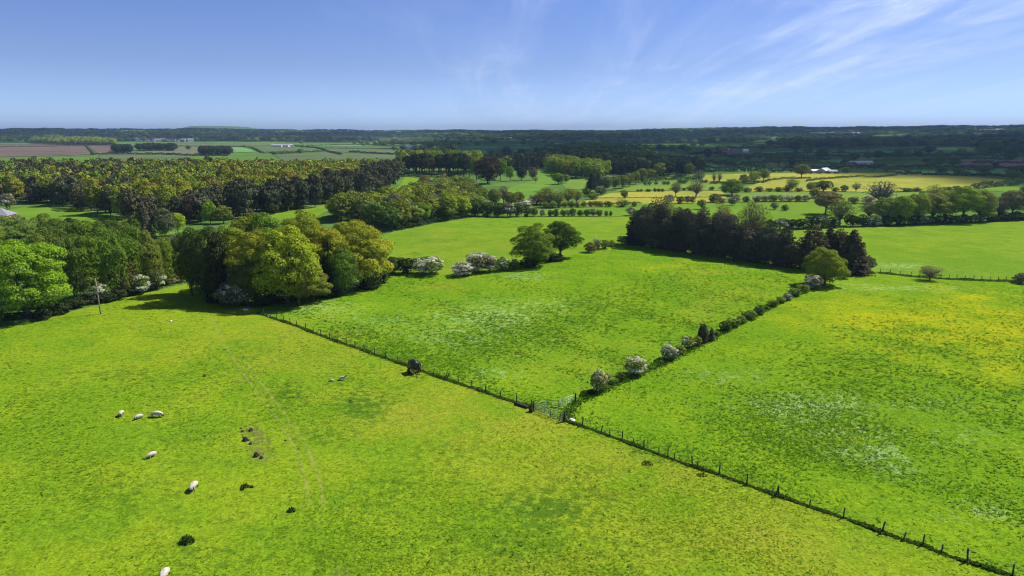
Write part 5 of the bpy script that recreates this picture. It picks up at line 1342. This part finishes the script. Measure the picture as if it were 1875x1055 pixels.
PICK_SH = [(60, 'round', 'mid', 'shaded_tree', 'shaded green tree of the dark valley wood', (9, 13), (11, 15)), (40, 'round', 'deep', 'shaded_tree', 'dark green tree of the dark valley wood', (9, 13), (11, 15))]
wood([(1000, 302), (1060, 305), (1190, 306), (1200, 296), (1170, 289), (1110, 285), (1060, 286), (990, 290)], 11, PICK_SH, 70, 18, 'trees of the dark valley wood', canopy)
wood([(1880, 268), (1960, 268), (1960, 285), (1830, 283), (1760, 270), (1600, 271), (1480, 272), (1420, 270), (1430, 267), (1560, 264), (1700, 262), (1780, 258), (1875, 252), (1960, 252)], 24, [(60, 'round', 'mid', 'hill_tree', 'dark tree of the big wood on the shaded hill', (16, 24), (14, 20)), (40, 'round', 'deep', 'hill_tree', 'dark tree of the big wood on the shaded hill', (16, 24), (14, 20))], 60, 19, 'trees of the shaded hill wood', canopy)
wood([(60, 264), (120, 266), (205, 267), (212, 264), (180, 260), (110, 259.5), (60, 261)], 15, [(60, 'round', 'olive', 'hill_tree', 'pale olive tree of the rounded copse beyond the ploughed field', (13, 18), (13, 18)), (40, 'round', 'lime', 'hill_tree', 'yellowish tree of the rounded copse beyond the ploughed field', (13, 18), (13, 18))], 60, 20, 'trees of the copse beyond the ploughed field', canopy)
for i, (pl, n) in enumerate([([(208, 281), (240, 281), (240, 277), (208, 276)], 22), ([(252, 277), (322, 277), (322, 274), (252, 274)], 30), ([(364, 285), (422, 286), (422, 281), (364, 280)], 30)]):
    wood(pl, 11, [(1, 'round', 'dark', 'spinney_tree', ('dark tree of the spinney beside the bare field', 'dark tree of the spinney above the grey crop field', 'dark tree of the spinney near the large wood')[i], (10, 14), (11, 14))], n, 30 + i, ('trees of the spinney beside the bare field', 'trees of the spinney above the grey field', 'trees of the spinney near the large wood')[i], canopy)
canopy.build('forest_canopy', 'deeper canopy of the woods merging into one mass of crowns', 'forest')

# ------------------------------------------------------------------ trees and hedges of the shaded valley
G = 'scattered trees of the shaded valley'
gv = np.random.default_rng(77)
vt = [(1440, 296, 16, 16), (1425, 303, 22, 22), (1450, 306, 14, 16), (1478, 285, 18, 20), (1505, 292, 26, 20), (1548, 304, 20, 22), (1562, 294, 18, 14), (1590, 293, 22, 16), (1607, 293, 22, 18), (1646, 292, 26, 20), (1680, 292, 22, 16), (1720, 306, 28, 22), (1745, 305, 24, 14), (1800, 321, 32, 20),
      (1822, 309, 12, 12), (1660, 320, 16, 14), (1724, 320, 20, 14), (1755, 321, 22, 14), (1880, 326, 26, 20), (1855, 330, 28, 18), (1600, 313, 24, 16), (1625, 315, 24, 12), (1295, 292, 14, 20), (1300, 288, 14, 16), (1250, 276, 20, 12), (1230, 278, 22, 14), (1210, 276, 20, 12), (1395, 276, 18, 12), (1410, 270, 20, 14),
      (1455, 279, 24, 20), (1370, 296, 18, 12), (1390, 292, 18, 12), (1340, 292, 18, 10), (1330, 300, 16, 10), (1364, 304, 18, 9), (1790, 296, 20, 14), (1850, 296, 24, 18), (1538, 284, 16, 12), (1700, 283, 26, 16), (1760, 285, 20, 14), (1820, 286, 24, 16), (1648, 283, 18, 12), (985, 283, 22, 14), (1010, 284, 18, 14), (930, 286, 22, 14), (900, 286, 24, 14), (955, 284, 18, 12),
      (722, 277, 10, 10), (738, 276, 14, 10), (760, 277, 16, 12), (775, 279, 22, 14), (800, 282, 24, 16), (825, 283, 24, 16), (550, 282, 12, 10), (345, 275, 10, 8), (447, 272, 8, 7), (500, 284, 10, 7), (555, 272, 9, 7), (1165, 312, 18, 16), (1130, 318, 18, 14), (1216, 318, 20, 18), (1240, 319, 18, 16), (1262, 318, 18, 16)]
for i, (x, y, w, h) in enumerate(vt):
    k = 'round' if i % 5 else 'sparse'
    c = ('deep', 'mid', 'dark', 'mid')[i % 4] if i != 29 else 'copper'
    P(k, x, y, w, h, c, 'dark round tree standing along the hedges of the shaded valley' if x > 880 else 'small dark tree between the far crop fields', G if x > 880 else 'small trees between the far crop fields', 'valley_tree')

def hedge_line(pts, hgt, wid, col, label, group=None, dens=5.0, name='hedge', size=None):
    xs = np.array(pts, float)
    u = np.linspace(0, len(xs) - 1, max(2, len(xs) * 6))
    W = at_many(np.interp(u, np.arange(len(xs)), xs[:, 0]), np.interp(u, np.arange(len(xs)), xs[:, 1]))
    seg = np.linalg.norm(np.diff(W[:, :2], axis=0), axis=1); L = seg.sum(); s = np.concatenate([[0], np.cumsum(seg)])
    size = size or max(.35, hgt * .32)
    n = int(min(9000, L * (hgt * 2 + wid) / size ** 2 * dens * .45))
    g = np.random.default_rng(len(pts) * 1000 + int(xs[0, 0]))
    t = g.uniform(0, L, n)
    x, y = np.interp(t, s, W[:, 0]), np.interp(t, s, W[:, 1])
    d = np.stack([np.gradient(W[:, 0]), np.gradient(W[:, 1])], 1); d /= np.linalg.norm(d, axis=1)[:, None] + 1e-9
    nx, ny = -np.interp(t, s, d[:, 1]), np.interp(t, s, d[:, 0])
    ph = g.uniform(0, 6, 5)
    lump = 1 + .22 * np.sin(t / hgt * .9 + ph[0]) + .18 * np.sin(t / hgt * 2.3 + ph[1]) + .12 * np.sin(t / hgt * .31 + ph[2])
    a = g.uniform(0, PI, n)
    rad = np.sqrt(g.uniform(.5, 1, n))
    off = np.cos(a) * wid / 2 * lump * rad; zz = np.maximum(np.sin(a), 0) ** .6 * hgt * lump * rad
    P_ = np.stack([x + nx * off, y + ny * off, height(x, y) + zz], 1)
    N = np.stack([nx * np.cos(a), ny * np.cos(a), np.sin(a)], 1) + g.normal(size=(n, 3)) * .5
    o0 = P_.mean(0)
    V, F = leaf_quads(P_ - o0, N, np.full(n, size), g)
    o = link(name, mesh_np(name, V, F, [LEAF], fattr={'shade': g.random(n)})); o.location = o0
    c = C[col] if isinstance(col, str) else col
    o.color = (*c, 1)
    return tag(o, label, 'hedge', group)
HL = [([(0, 271), (60, 269), (130, 268), (155, 267)], 'top'), ([(155, 267), (163, 274), (172, 283)], 'x'), ([(75, 265.5), (140, 264.5), (205, 265.5)], 'x')]
hd = [([(-20, 270), (40, 269.6), (100, 268.6), (155, 267.4)], 2.2, 'dark hedge line across the top of the ploughed field'), ([(155, 267), (162, 274), (172, 284)], 2.5, 'hedge falling between the ploughed and the bare field'),
      ([(80, 265.4), (140, 264.4), (205, 265.6)], 2.5, 'thin hedge under the rounded copse'), ([(165, 284), (220, 282.5), (300, 283.5), (360, 286)], 3, 'hedge between the bare field and the large wood'),
      ([(320, 268.5), (420, 269), (460, 271), (480, 281), (545, 279)], 2.8, 'hedge bending round the young crop field'), ([(500, 284), (560, 279.5), (600, 278)], 3, 'hedge along the lower side of the grey-green crop field'),
      ([(540, 268), (580, 272), (600, 277.5)], 2.6, 'hedge between the two long crop fields'), ([(560, 268), (640, 266), (722, 266.5)], 3, 'hedge over the long crop field'), ([(600, 279), (625, 284)], 3, 'short hedge running down to the large wood'),
      ([(640, 279), (690, 282.5), (760, 285)], 3, 'hedge beneath the long crop field'), ([(580, 272), (650, 273), (730, 273)], 2, 'thin hedge through the middle of the long crop field'),
      ([(1205, 287), (1262, 291.5), (1300, 299), (1350, 305), (1400, 307)], 3.6, 'hedge curving over the top of the emerald field'), ([(1285, 316), (1340, 315), (1420, 315.5), (1475, 315)], 3.2, 'shaded hedge along the top of the yellow field'),
      ([(1475, 333), (1500, 329.5), (1565, 325), (1600, 326), (1640, 322.5)], 1.6, 'thin dark hedge crossing the yellow field'), ([(1395, 336), (1410, 331), (1440, 328), (1485, 327.5)], 1.5, 'thin dark hedge curving below the lone oak'),
      ([(1640, 320), (1700, 321.5), (1780, 322.5), (1850, 324)], 2.6, 'dark hedge along the upper edge of the yellow field'), ([(1590, 283), (1700, 284.5), (1830, 283)], 3.2, 'hedge under the shaded field'),
      ([(1640, 308), (1760, 308.5), (1900, 309.5)], 3, 'hedge under the red field'), ([(1690, 297), (1760, 293), (1850, 292)], 3, 'hedge over the red field'), ([(1380, 283), (1470, 287), (1560, 288)], 3.4, 'hedge through the middle of the shaded valley'),
      ([(1370, 300), (1430, 298), (1500, 297)], 3.2, 'hedge behind the sloping field'), ([(1440, 311), (1540, 309), (1620, 308)], 3.6, 'dark hedge behind the white roofed barns'), ([(1310, 287), (1360, 286), (1420, 289)], 3, 'hedge below the red-roofed hamlet'),
      ([(1590, 289), (1680, 288), (1780, 289.5)], 3.2, 'hedge above the pale ribbon field'), ([(1050, 376), (1110, 374.5), (1175, 373)], .8, 'low hedge along the lower buttercup strip'), ([(1085, 364), (1200, 362.5), (1300, 362)], .5, 'faint grassy bank across the buttercup strip'),
      ([(1780, 346), (1820, 343), (1875, 339), (1940, 338)], 3.4, 'dark hedge below the end of the yellow field'), ([(1300, 337), (1340, 336), (1390, 335)], 1.8, 'hedge at the foot of the upper yellow field'),
      ([(1170, 334), (1215, 330), (1285, 330)], 2.6, 'hedge above the light green field')]
VH = [[(1290, 309), (1360, 310), (1440, 309)], [(1440, 303), (1500, 301), (1570, 303)], [(1400, 293), (1460, 291), (1520, 293)], [(1420, 283), (1500, 281.5), (1590, 282)], [(1600, 297), (1680, 294), (1745, 291)],
      [(1590, 287), (1660, 285.5), (1740, 287)], [(1740, 283), (1800, 287), (1880, 288)], [(1500, 275), (1590, 274.5), (1700, 275)], [(1330, 271), (1400, 270), (1480, 271)], [(1180, 268), (1260, 267), (1340, 268)],
      [(1080, 275), (1150, 273), (1230, 274.5)], [(1050, 265), (1130, 264), (1210, 265)], [(1240, 262), (1330, 261), (1420, 262)], [(1630, 311), (1700, 313), (1790, 312)], [(1780, 301), (1830, 300), (1900, 300)], [(1840, 316), (1880, 314), (1930, 315)],
      [(1340, 300), (1352, 294), (1360, 287)], [(1540, 301), (1560, 295), (1572, 288)], [(1440, 291), (1452, 284), (1458, 278)], [(1690, 308), (1712, 298)], [(1260, 285), (1290, 281), (1330, 283)]]
for i, pts in enumerate(VH):
    hedge_line(pts, 3.2, 4.5, ('deep', 'mid', 'dark')[i % 3], 'dark hedge dividing the small fields of the shaded valley', 'hedges of the shaded valley', dens=3.5)
for i, (pts, hgt, lb) in enumerate(hd):
    hedge_line(pts, hgt, hgt * 1.3, 'deep' if i % 3 else 'dark', lb, dens=4)
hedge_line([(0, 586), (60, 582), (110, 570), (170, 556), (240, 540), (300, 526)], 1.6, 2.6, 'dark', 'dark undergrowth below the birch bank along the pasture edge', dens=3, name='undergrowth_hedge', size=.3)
hedge_line([(720, 423), (755, 417), (790, 408.5), (830, 402), (868, 396)], 2.2, 3.0, 'dark', 'dark bramble edge of the wood strip against the upper meadow', dens=4, name='bramble_hedge', size=.45)

# ------------------------------------------------------------------ far woodland: one mass out to the ridges
far = Mass()
gf = np.random.default_rng(5)
def vnoise(x, y):
    return (np.sin(x / 310 + 1.3) * np.cos(y / 270 + .4) + np.sin((x + .7 * y) / 170 + 2) * .7 + np.sin((x * .6 - y) / 120) * .5 + np.sin(x / 71) * np.cos(y / 59) * .5)
n = 17000
# even in bearing, more trees where the land is nearer
az = gf.uniform(-.78, .78, n); rr = 980 * (6200 / 980) ** (gf.random(n) ** .85)
X, Y = rr * np.sin(az), rr * np.cos(az); Z = height(X, Y)
PX, PY = project(np.column_stack([X, Y, Z]))
keep = (vnoise(X, Y) > np.interp(rr, [900, 1500, 2200, 3200, 6000], [1.2, 1.1, .75, -.4, -1.1])) | (gf.random(n) < .035)
keep &= ~((PX < 480) & (PY > 262)) & ~((PX < 780) & (PY > 268)) 
for poly in FIELD_POLYS:
    q = np.array(poly)
    if q[:, 1].max() < 330 and q[:, 1].min() > 240:
        c = q.mean(0); keep &= ~inside(PX, PY, [tuple(c + (p - c) * 1.03) for p in q])
keep &= ~((PY > 300) & (PX > 1270)) & ~(PY > 312)
keep &= ~((PY > 262) & (PX > 1000) & (gf.random(n) < .35))
for x, y, z, r in zip(X[keep], Y[keep], Z[keep], rr[keep]):
    s = gf.uniform(.8, 1.3)
    w = s * np.interp(r, [1000, 2500, 6000], [11, 17, 30]); h = s * np.interp(r, [1000, 6000], [11, 14])
    c = C[('deep', 'mid', 'olive', 'green', 'mid')[gf.integers(5)]]; q = gf.uniform(.8, 1.5)
    lod = 3
    far.add('round', lod, int(gf.integers(4)), (x, y, z - .6), w, h, gf.uniform(0, 6.3), tuple(v * q for v in c), gf)
    if far.n > 3200000: break
print('FAR', keep.sum(), far.n)
far.build('distant_woodland', 'dark woods covering the far hills up to the skyline', 'forest')
# ------------------------------------------------------------------ long grass: blades standing on the near fields
def grass_stuff(name, poly, n, hgt, width, cols, seed, label=None, weight=None, patches=()):
    g = np.random.default_rng(seed)
    q = np.array(poly, float)
    x0, y0 = max(q[:, 0].min(), -250), q[:, 1].min(); x1, y1 = min(q[:, 0].max(), 2150), min(q[:, 1].max(), 1240)
    px, py = g.uniform(x0, x1, n * 3), y0 + (y1 - y0) * g.random(n * 3) ** .8
    ok = inside(px, py, poly)
    if weight is not None: ok &= g.random(len(px)) < weight(px, py)
    px, py = px[ok], py[ok]
    W = at_many(px, py)
    cl = np.sin(W[:, 0] / 5.1 + 1) * np.cos(W[:, 1] / 6.3) + np.sin((W[:, 0] + W[:, 1]) / 2.7) * .6 + np.sin((W[:, 0] * .8 - W[:, 1]) / 11.) * .9
    W = W[g.random(len(W)) < np.clip(.45 + .4 * cl, .06, 1)][:n]; n = len(W)
    rr = np.hypot(W[:, 0], W[:, 1]); W[:, 2] += .03 + rr * .00035
    k = np.clip(rr / 80, .8, 1.5)
    hh = g.uniform(hgt[0], hgt[1], n) * k ** .5; ww = width * k * g.uniform(.6, 1.4, n)
    V = []; cc = []
    ci = g.integers(len(cols), size=n); colr = np.array(cols)[ci] * g.uniform(.8, 1.2, (n, 1))
    for b_ in range(3):                                  # bent-over sheaves of blades, each facing up and a little to one side
        a = g.uniform(0, 6.28, n); L = ww * g.uniform(1.2, 2.6, n)
        d = np.stack([np.cos(a), np.sin(a), np.zeros(n)], 1); o = np.stack([-np.sin(a), np.cos(a), np.zeros(n)], 1)
        base = W + d * (ww * g.uniform(-.6, .6, n))[:, None] + np.stack([0 * hh, 0 * hh, hh * g.uniform(.0, .5, n)], 1)
        tip = base + d * L[:, None] + np.stack([0 * hh, 0 * hh, hh * g.uniform(.2, 1., n)], 1)
        wd = (ww * g.uniform(.5, 1.1, n))[:, None] * .5
        V.append(np.stack([base - o * wd, tip - o * wd * .7, tip + o * wd * .8, base + o * wd], 1)); cc.append(colr)
    V = np.concatenate(V).reshape(-1, 3); cc = np.concatenate(cc)
    me = mesh_np(name, V, np.arange(len(V)).reshape(-1, 4), [M_BLADE], fattr={'tint': np.column_stack([cc, np.ones(len(cc))]), 'shade': g.random(len(cc))})
    return tag(link(name, me), label, kind='stuff')
M_BLADE = leaf_mat('grass_blades', 'attr', .35, .4)

def gauss_w(ps, base):
    def f(x, y):
        w = np.full(len(x), base)
        for (cx, cy, rx, ry, s) in ps: w = np.maximum(w, s * np.exp(-((x - cx) / rx) ** 2 - ((y - cy) / ry) ** 2))
        return w
    return f
GREENS = [(.095, .23, .010), (.125, .255, .012), (.072, .18, .010)]
PALES = [(.22, .31, .10), (.20, .29, .08), (.28, .34, .17)]
grass_stuff('meadow_grass', RMEAD, 32000, (.05, .15), .10, GREENS, 1, weight=gauss_w([(1500, 800, 400, 140, 1.)], .55))
grass_stuff('meadow_grass', CMEAD, 18000, (.05, .14), .11, GREENS, 2)
grass_stuff('cow_parsley', RMEAD, 8000, (.08, .20), .075, PALES, 3, weight=gauss_w([(1480, 745, 140, 26, .8), (1590, 830, 90, 22, .9), (1640, 858, 60, 18, .8), (1700, 740, 120, 24, .35), (1800, 940, 90, 24, .6), (1560, 790, 140, 20, .6), (1330, 690, 120, 20, .35)], .012))
grass_stuff('cow_parsley', CMEAD, 5000, (.08, .18), .085, PALES, 4, weight=gauss_w([(590, 565, 110, 20, .8), (700, 590, 130, 24, .6), (900, 580, 150, 36, .6), (840, 615, 150, 30, .5), (905, 684, 50, 12, .9), (960, 507, 60, 8, .6)], .015))
grass_stuff('pasture_grass', PAST, 40000, (.02, .07), .08, [(.12, .23, .010), (.09, .19, .010), (.16, .255, .012)], 5)
grass_stuff('rank_pasture_tufts', PAST, 7500, (.05, .13), .11, [(.062, .14, .010), (.05, .12, .010)], 6, weight=gauss_w([(1010, 930, 130, 55, .5), (930, 1000, 260, 60, .35), (660, 745, 60, 36, 1.), (530, 722, 34, 22, 1.), (620, 700, 50, 22, .6), (590, 800, 70, 26, .5), (1155, 828, 34, 10, .9), (1190, 845, 26, 10, .9), (760, 690, 26, 8, .6)], .05))
# rank grass left uncut along the fences
def fence_grass(line, n, width, hgt, cols, seed, name='fence_line_grass'):
    g = np.random.default_rng(seed)
    L = np.array([(p[0], p[1]) for p in line], float)
    W = at_many(L[:, 0], L[:, 1]); s = np.concatenate([[0], np.cumsum(np.linalg.norm(np.diff(W[:, :2], axis=0), axis=1))])
    t = g.uniform(0, s[-1], n)
    x = np.interp(t, s, W[:, 0]) + g.normal(0, width, n); y = np.interp(t, s, W[:, 1]) + g.normal(0, width, n)
    rr = np.hypot(x, y); lump = .6 + .4 * np.sin(t * 1.1) * np.sin(t * .37 + 1) + g.uniform(0, .35, n)
    B = np.column_stack([x, y, height(x, y) + rr * .00035])
    h = hgt * np.clip(lump, .2, 1.5); a = g.uniform(0, 6.28, n); ln = g.uniform(.05, .7, n)
    o = np.stack([-np.sin(a), np.cos(a), np.zeros(n)], 1) * (.07 + .0006 * rr[:, None])
    tip = B + np.stack([np.cos(a) * h * ln, np.sin(a) * h * ln, h], 1)
    V = np.stack([B - o, B + o, tip + o * .4, tip - o * .4], 1).reshape(-1, 3)
    c = np.array(cols)[g.integers(len(cols), size=n)]
    me = mesh_np(name, V, np.arange(4 * n).reshape(-1, 4), [M_BLADE], fattr={'tint': np.column_stack([c, np.ones(n)]), 'shade': g.random(n)})
    return tag(link(name, me), kind='stuff')
RANK = [(.075, .16, .012), (.09, .18, .014), (.055, .12, .012), (.14, .18, .04)]
fence_grass(LOW, 6000, .12, .24, RANK, 21)
fence_grass(UP, 6500, .16, .28, RANK, 22)
fence_grass(FARF, 2600, .5, .32, RANK, 23)
fence_grass([(1033, 771), (1053, 739), (1095, 720), (1165, 688), (1225, 660), (1270, 637), (1330, 605), (1400, 567), (1460, 539)], 5500, .5, .26, [(.07, .17, .010), (.09, .20, .012), (.05, .12, .010)], 24)

# ------------------------------------------------------------------ clouds high above the valley: their shadow darkens it
def build_clouds():
    g = np.random.default_rng(9)
    alt = 2600.0
    shift = np.array([SUN[0], SUN[1]]) / SUN[2] * alt
    S = [(-300, 261), (0, 261.5), (480, 261), (740, 262.5), (790, 276), (850, 292), (905, 301), (1000, 305), (1110, 317), (1200, 319), (1290, 316.5), (1470, 315), (1640, 318.5), (1760, 330), (1840, 341), (1990, 352), (2250, 356)]
    L = at_many(np.array([p[0] for p in S], float), np.array([p[1] for p in S], float))
    aS = np.arctan2(L[:, 0], L[:, 1]); rS = np.hypot(L[:, 0], L[:, 1])
    pts = []
    for r0, r1, sp, rad in ((500, 1500, 62, 58), (1450, 2600, 115, 110), (2500, 8600, 330, 330)):
        k = int((r1 - r0) / sp) + 1
        for i in range(k):
            r = r0 + i * sp; m = int(1.9 * r / sp)
            for j in range(m):
                a = -.85 + 1.7 * (j + .5 * (i % 2)) / m
                rb = np.interp(a, aS, rS)
                if r < rb + rad * .9: continue
                if r > 1700 and math.sin(r / 330 + 5 * a + 1) * math.cos(a * 17 + r / 900) > .12: continue
                x, y = r * math.sin(a) + g.normal(0, sp * .16), r * math.cos(a) + g.normal(0, sp * .16)
                pts.append((x + shift[0], y + shift[1], rad * g.uniform(.85, 1.3)))
    bm = bmesh.new(); bmesh.ops.create_icosphere(bm, subdivisions=2, radius=1)
    bv = np.array([v.co[:] for v in bm.verts]); bf = np.array([[v.index for v in f.verts] for f in bm.faces]); bm.free()
    Vs, Fs = [], []
    for i, (x, y, rad) in enumerate(pts):
        ph = g.uniform(0, 6, 3)
        k = 1 + .14 * np.sin(4 * bv[:, 0] + ph[0]) * np.sin(4 * bv[:, 1] + ph[1]) + .08 * np.sin(7 * bv[:, 2] + ph[2])
        v = bv * k[:, None] * rad * [1, 1, .55]; v[:, 2] = np.where(v[:, 2] < 0, v[:, 2] * .4, v[:, 2])
        Vs.append(v + [x, y, alt + g.uniform(0, rad * .3)]); Fs.append(bf + i * len(bv))
    m, nt, out = new_mat('cloud_white'); d = nt.nodes.new('ShaderNodeBsdfDiffuse'); d.inputs[0].default_value = (.85, .85, .85, 1)
    tr = nt.nodes.new('ShaderNodeBsdfTransparent'); mx = nt.nodes.new('ShaderNodeMixShader'); mx.inputs[0].default_value = .34   # thin, broken cloud lets some sun through
    nt.links.new(tr.outputs[0], mx.inputs[1]); nt.links.new(d.outputs[0], mx.inputs[2]); nt.links.new(mx.outputs[0], out.inputs[0])
    o = link('cloud', mesh_np('cloud', np.concatenate(Vs), np.concatenate(Fs), [m], smooth_=True))
    tag(o, 'bank of fair weather cloud overhead shading the valley', 'cloud', kind='stuff')
    print('CLOUD', len(pts))
build_clouds()

# ------------------------------------------------------------------ air
def build_haze():
    bm = bmesh.new(); add_box(bm, (0, 0, 58), (29600, 29600, 128))
    m, nt, out = new_mat('haze')
    v = nt.nodes.new('ShaderNodeVolumePrincipled')
    v.inputs['Color'].default_value = (.42, .66, 1.0, 1); v.inputs['Density'].default_value = HAZE
    v.inputs['Anisotropy'].default_value = .25
    nt.links.new(v.outputs[0], out.inputs['Volume']); m.cycles.volume_sampling = 'DISTANCE'; m.cycles.homogeneous_volume = True
    o = link('haze', bm_mesh('haze', bm, m)); tag(o, kind='stuff')
HAZE = 6.8e-5
build_haze()

# ------------------------------------------------------------------ sky, sun, camera
w = bpy.data.worlds.new('World'); sc.world = w; w.use_nodes = True
nt = w.node_tree; nt.nodes.clear(); b = NB(nt)
out = b.n('ShaderNodeOutputWorld'); bg = b.n('ShaderNodeBackground'); bg.inputs[1].default_value = .074
sky = b.n('ShaderNodeTexSky', sky_type='NISHITA'); sky.sun_disc = False; sky.sun_elevation = SUN_EL; sky.sun_rotation = SUN_AZ
sky.altitude = 60; sky.air_density = 1.0; sky.dust_density = .05; sky.ozone_density = 2.2
tc = b.n('ShaderNodeTexCoord').outputs['Generated']
sx = b.n('ShaderNodeSeparateXYZ'); b.l(tc, sx.inputs[0])
den = b.math('ADD', b.math('MAXIMUM', sx.outputs[2], 0), .10)
cv = b.n('ShaderNodeCombineXYZ'); b.l(b.math('DIVIDE', sx.outputs[0], den), cv.inputs[0]); b.l(b.math('DIVIDE', sx.outputs[1], den), cv.inputs[1])
def streak(rot, sc_, scale, dist, lo, hi, off=(0, 0, 0), detail=9):
    mp = b.n('ShaderNodeMapping'); mp.inputs['Rotation'].default_value = (0, 0, R_(rot)); mp.inputs['Scale'].default_value = (*sc_, 1); mp.inputs['Location'].default_value = off
    b.l(cv.outputs[0], mp.inputs[0])
    return b.ramp(b.noise(mp.outputs[0], scale, detail, .62, dist), lo, hi)
s1 = streak(-12, (1.5, .24), 1.0, .7, .42, .70, (2.3, .4, 0))
s2 = streak(8, (1.9, .22), 1.5, 1.1, .45, .74, (5.1, 3.2, 0))
veil = streak(-20, (.8, .4), .45, .5, .40, .72, (1.0, 7.0, 0), 5)
rightward = b.ramp(sx.outputs[0], -.36, .20)
cir = b.math('ADD', b.math('MULTIPLY', s1, .55), b.math('MULTIPLY', s2, .45))
cir = b.math('ADD', b.math('MULTIPLY', cir, b.math('ADD', b.math('MULTIPLY', veil, .7), .3)), b.math('MULTIPLY', veil, .14))
wisp = streak(-30, (1.1, .55), 2.2, 1.6, .46, .70, (8.1, 1.7, 0), 12)
cir = b.math('ADD', cir, b.math('MULTIPLY', b.math('MULTIPLY', wisp, veil), .42))
cir = b.math('MULTIPLY', b.math('MULTIPLY', cir, rightward), .85, True)
low = b.ramp(sx.outputs[2], .0, .10)
tint = b.mix(1.0, sky.outputs[0], b.mix(low, (.57, .785, 1.50), (.545, .62, 1.0)), 'MULTIPLY')
col = b.mix(cir, tint, (7.0, 7.9, 10.0))
b.l(col, bg.inputs[0]); b.l(bg.outputs[0], out.inputs[0])

sun = bpy.data.lights.new('sun', 'SUN'); sun.energy = 5.0; sun.angle = R_(.53); sun.color = (1.0, .955, .87)
so = bpy.data.objects.new('sun', sun); COL.objects.link(so)
so.rotation_euler = Vector((-SUN[0], -SUN[1], -SUN[2])).to_track_quat('-Z', 'Y').to_euler()

cam = bpy.data.cameras.new('camera'); co = bpy.data.objects.new('camera', cam); COL.objects.link(co)
cam.sensor_width = 36; cam.lens = 36 * 1250 / 1875; cam.clip_start = .5; cam.clip_end = 40000
co.location = (0, 0, H); co.rotation_euler = (PI / 2 - PITCH, 0, 0)
sc.camera = co
vs = sc.view_settings; vs.view_transform = 'Standard'; vs.look = 'None'; vs.exposure = .62; vs.gamma = 1
sc.cycles.max_bounces = 5; sc.cycles.diffuse_bounces = 2; sc.cycles.transmission_bounces = 3; sc.cycles.transparent_max_bounces = 12; sc.cycles.volume_bounces = 0
sc.cycles.use_denoising = True; sc.cycles.denoiser = 'OPENIMAGEDENOISE'; sc.cycles.denoising_input_passes = 'RGB_ALBEDO_NORMAL'; sc.cycles.denoising_prefilter = 'ACCURATE'; sc.cycles.filter_width = 1.1
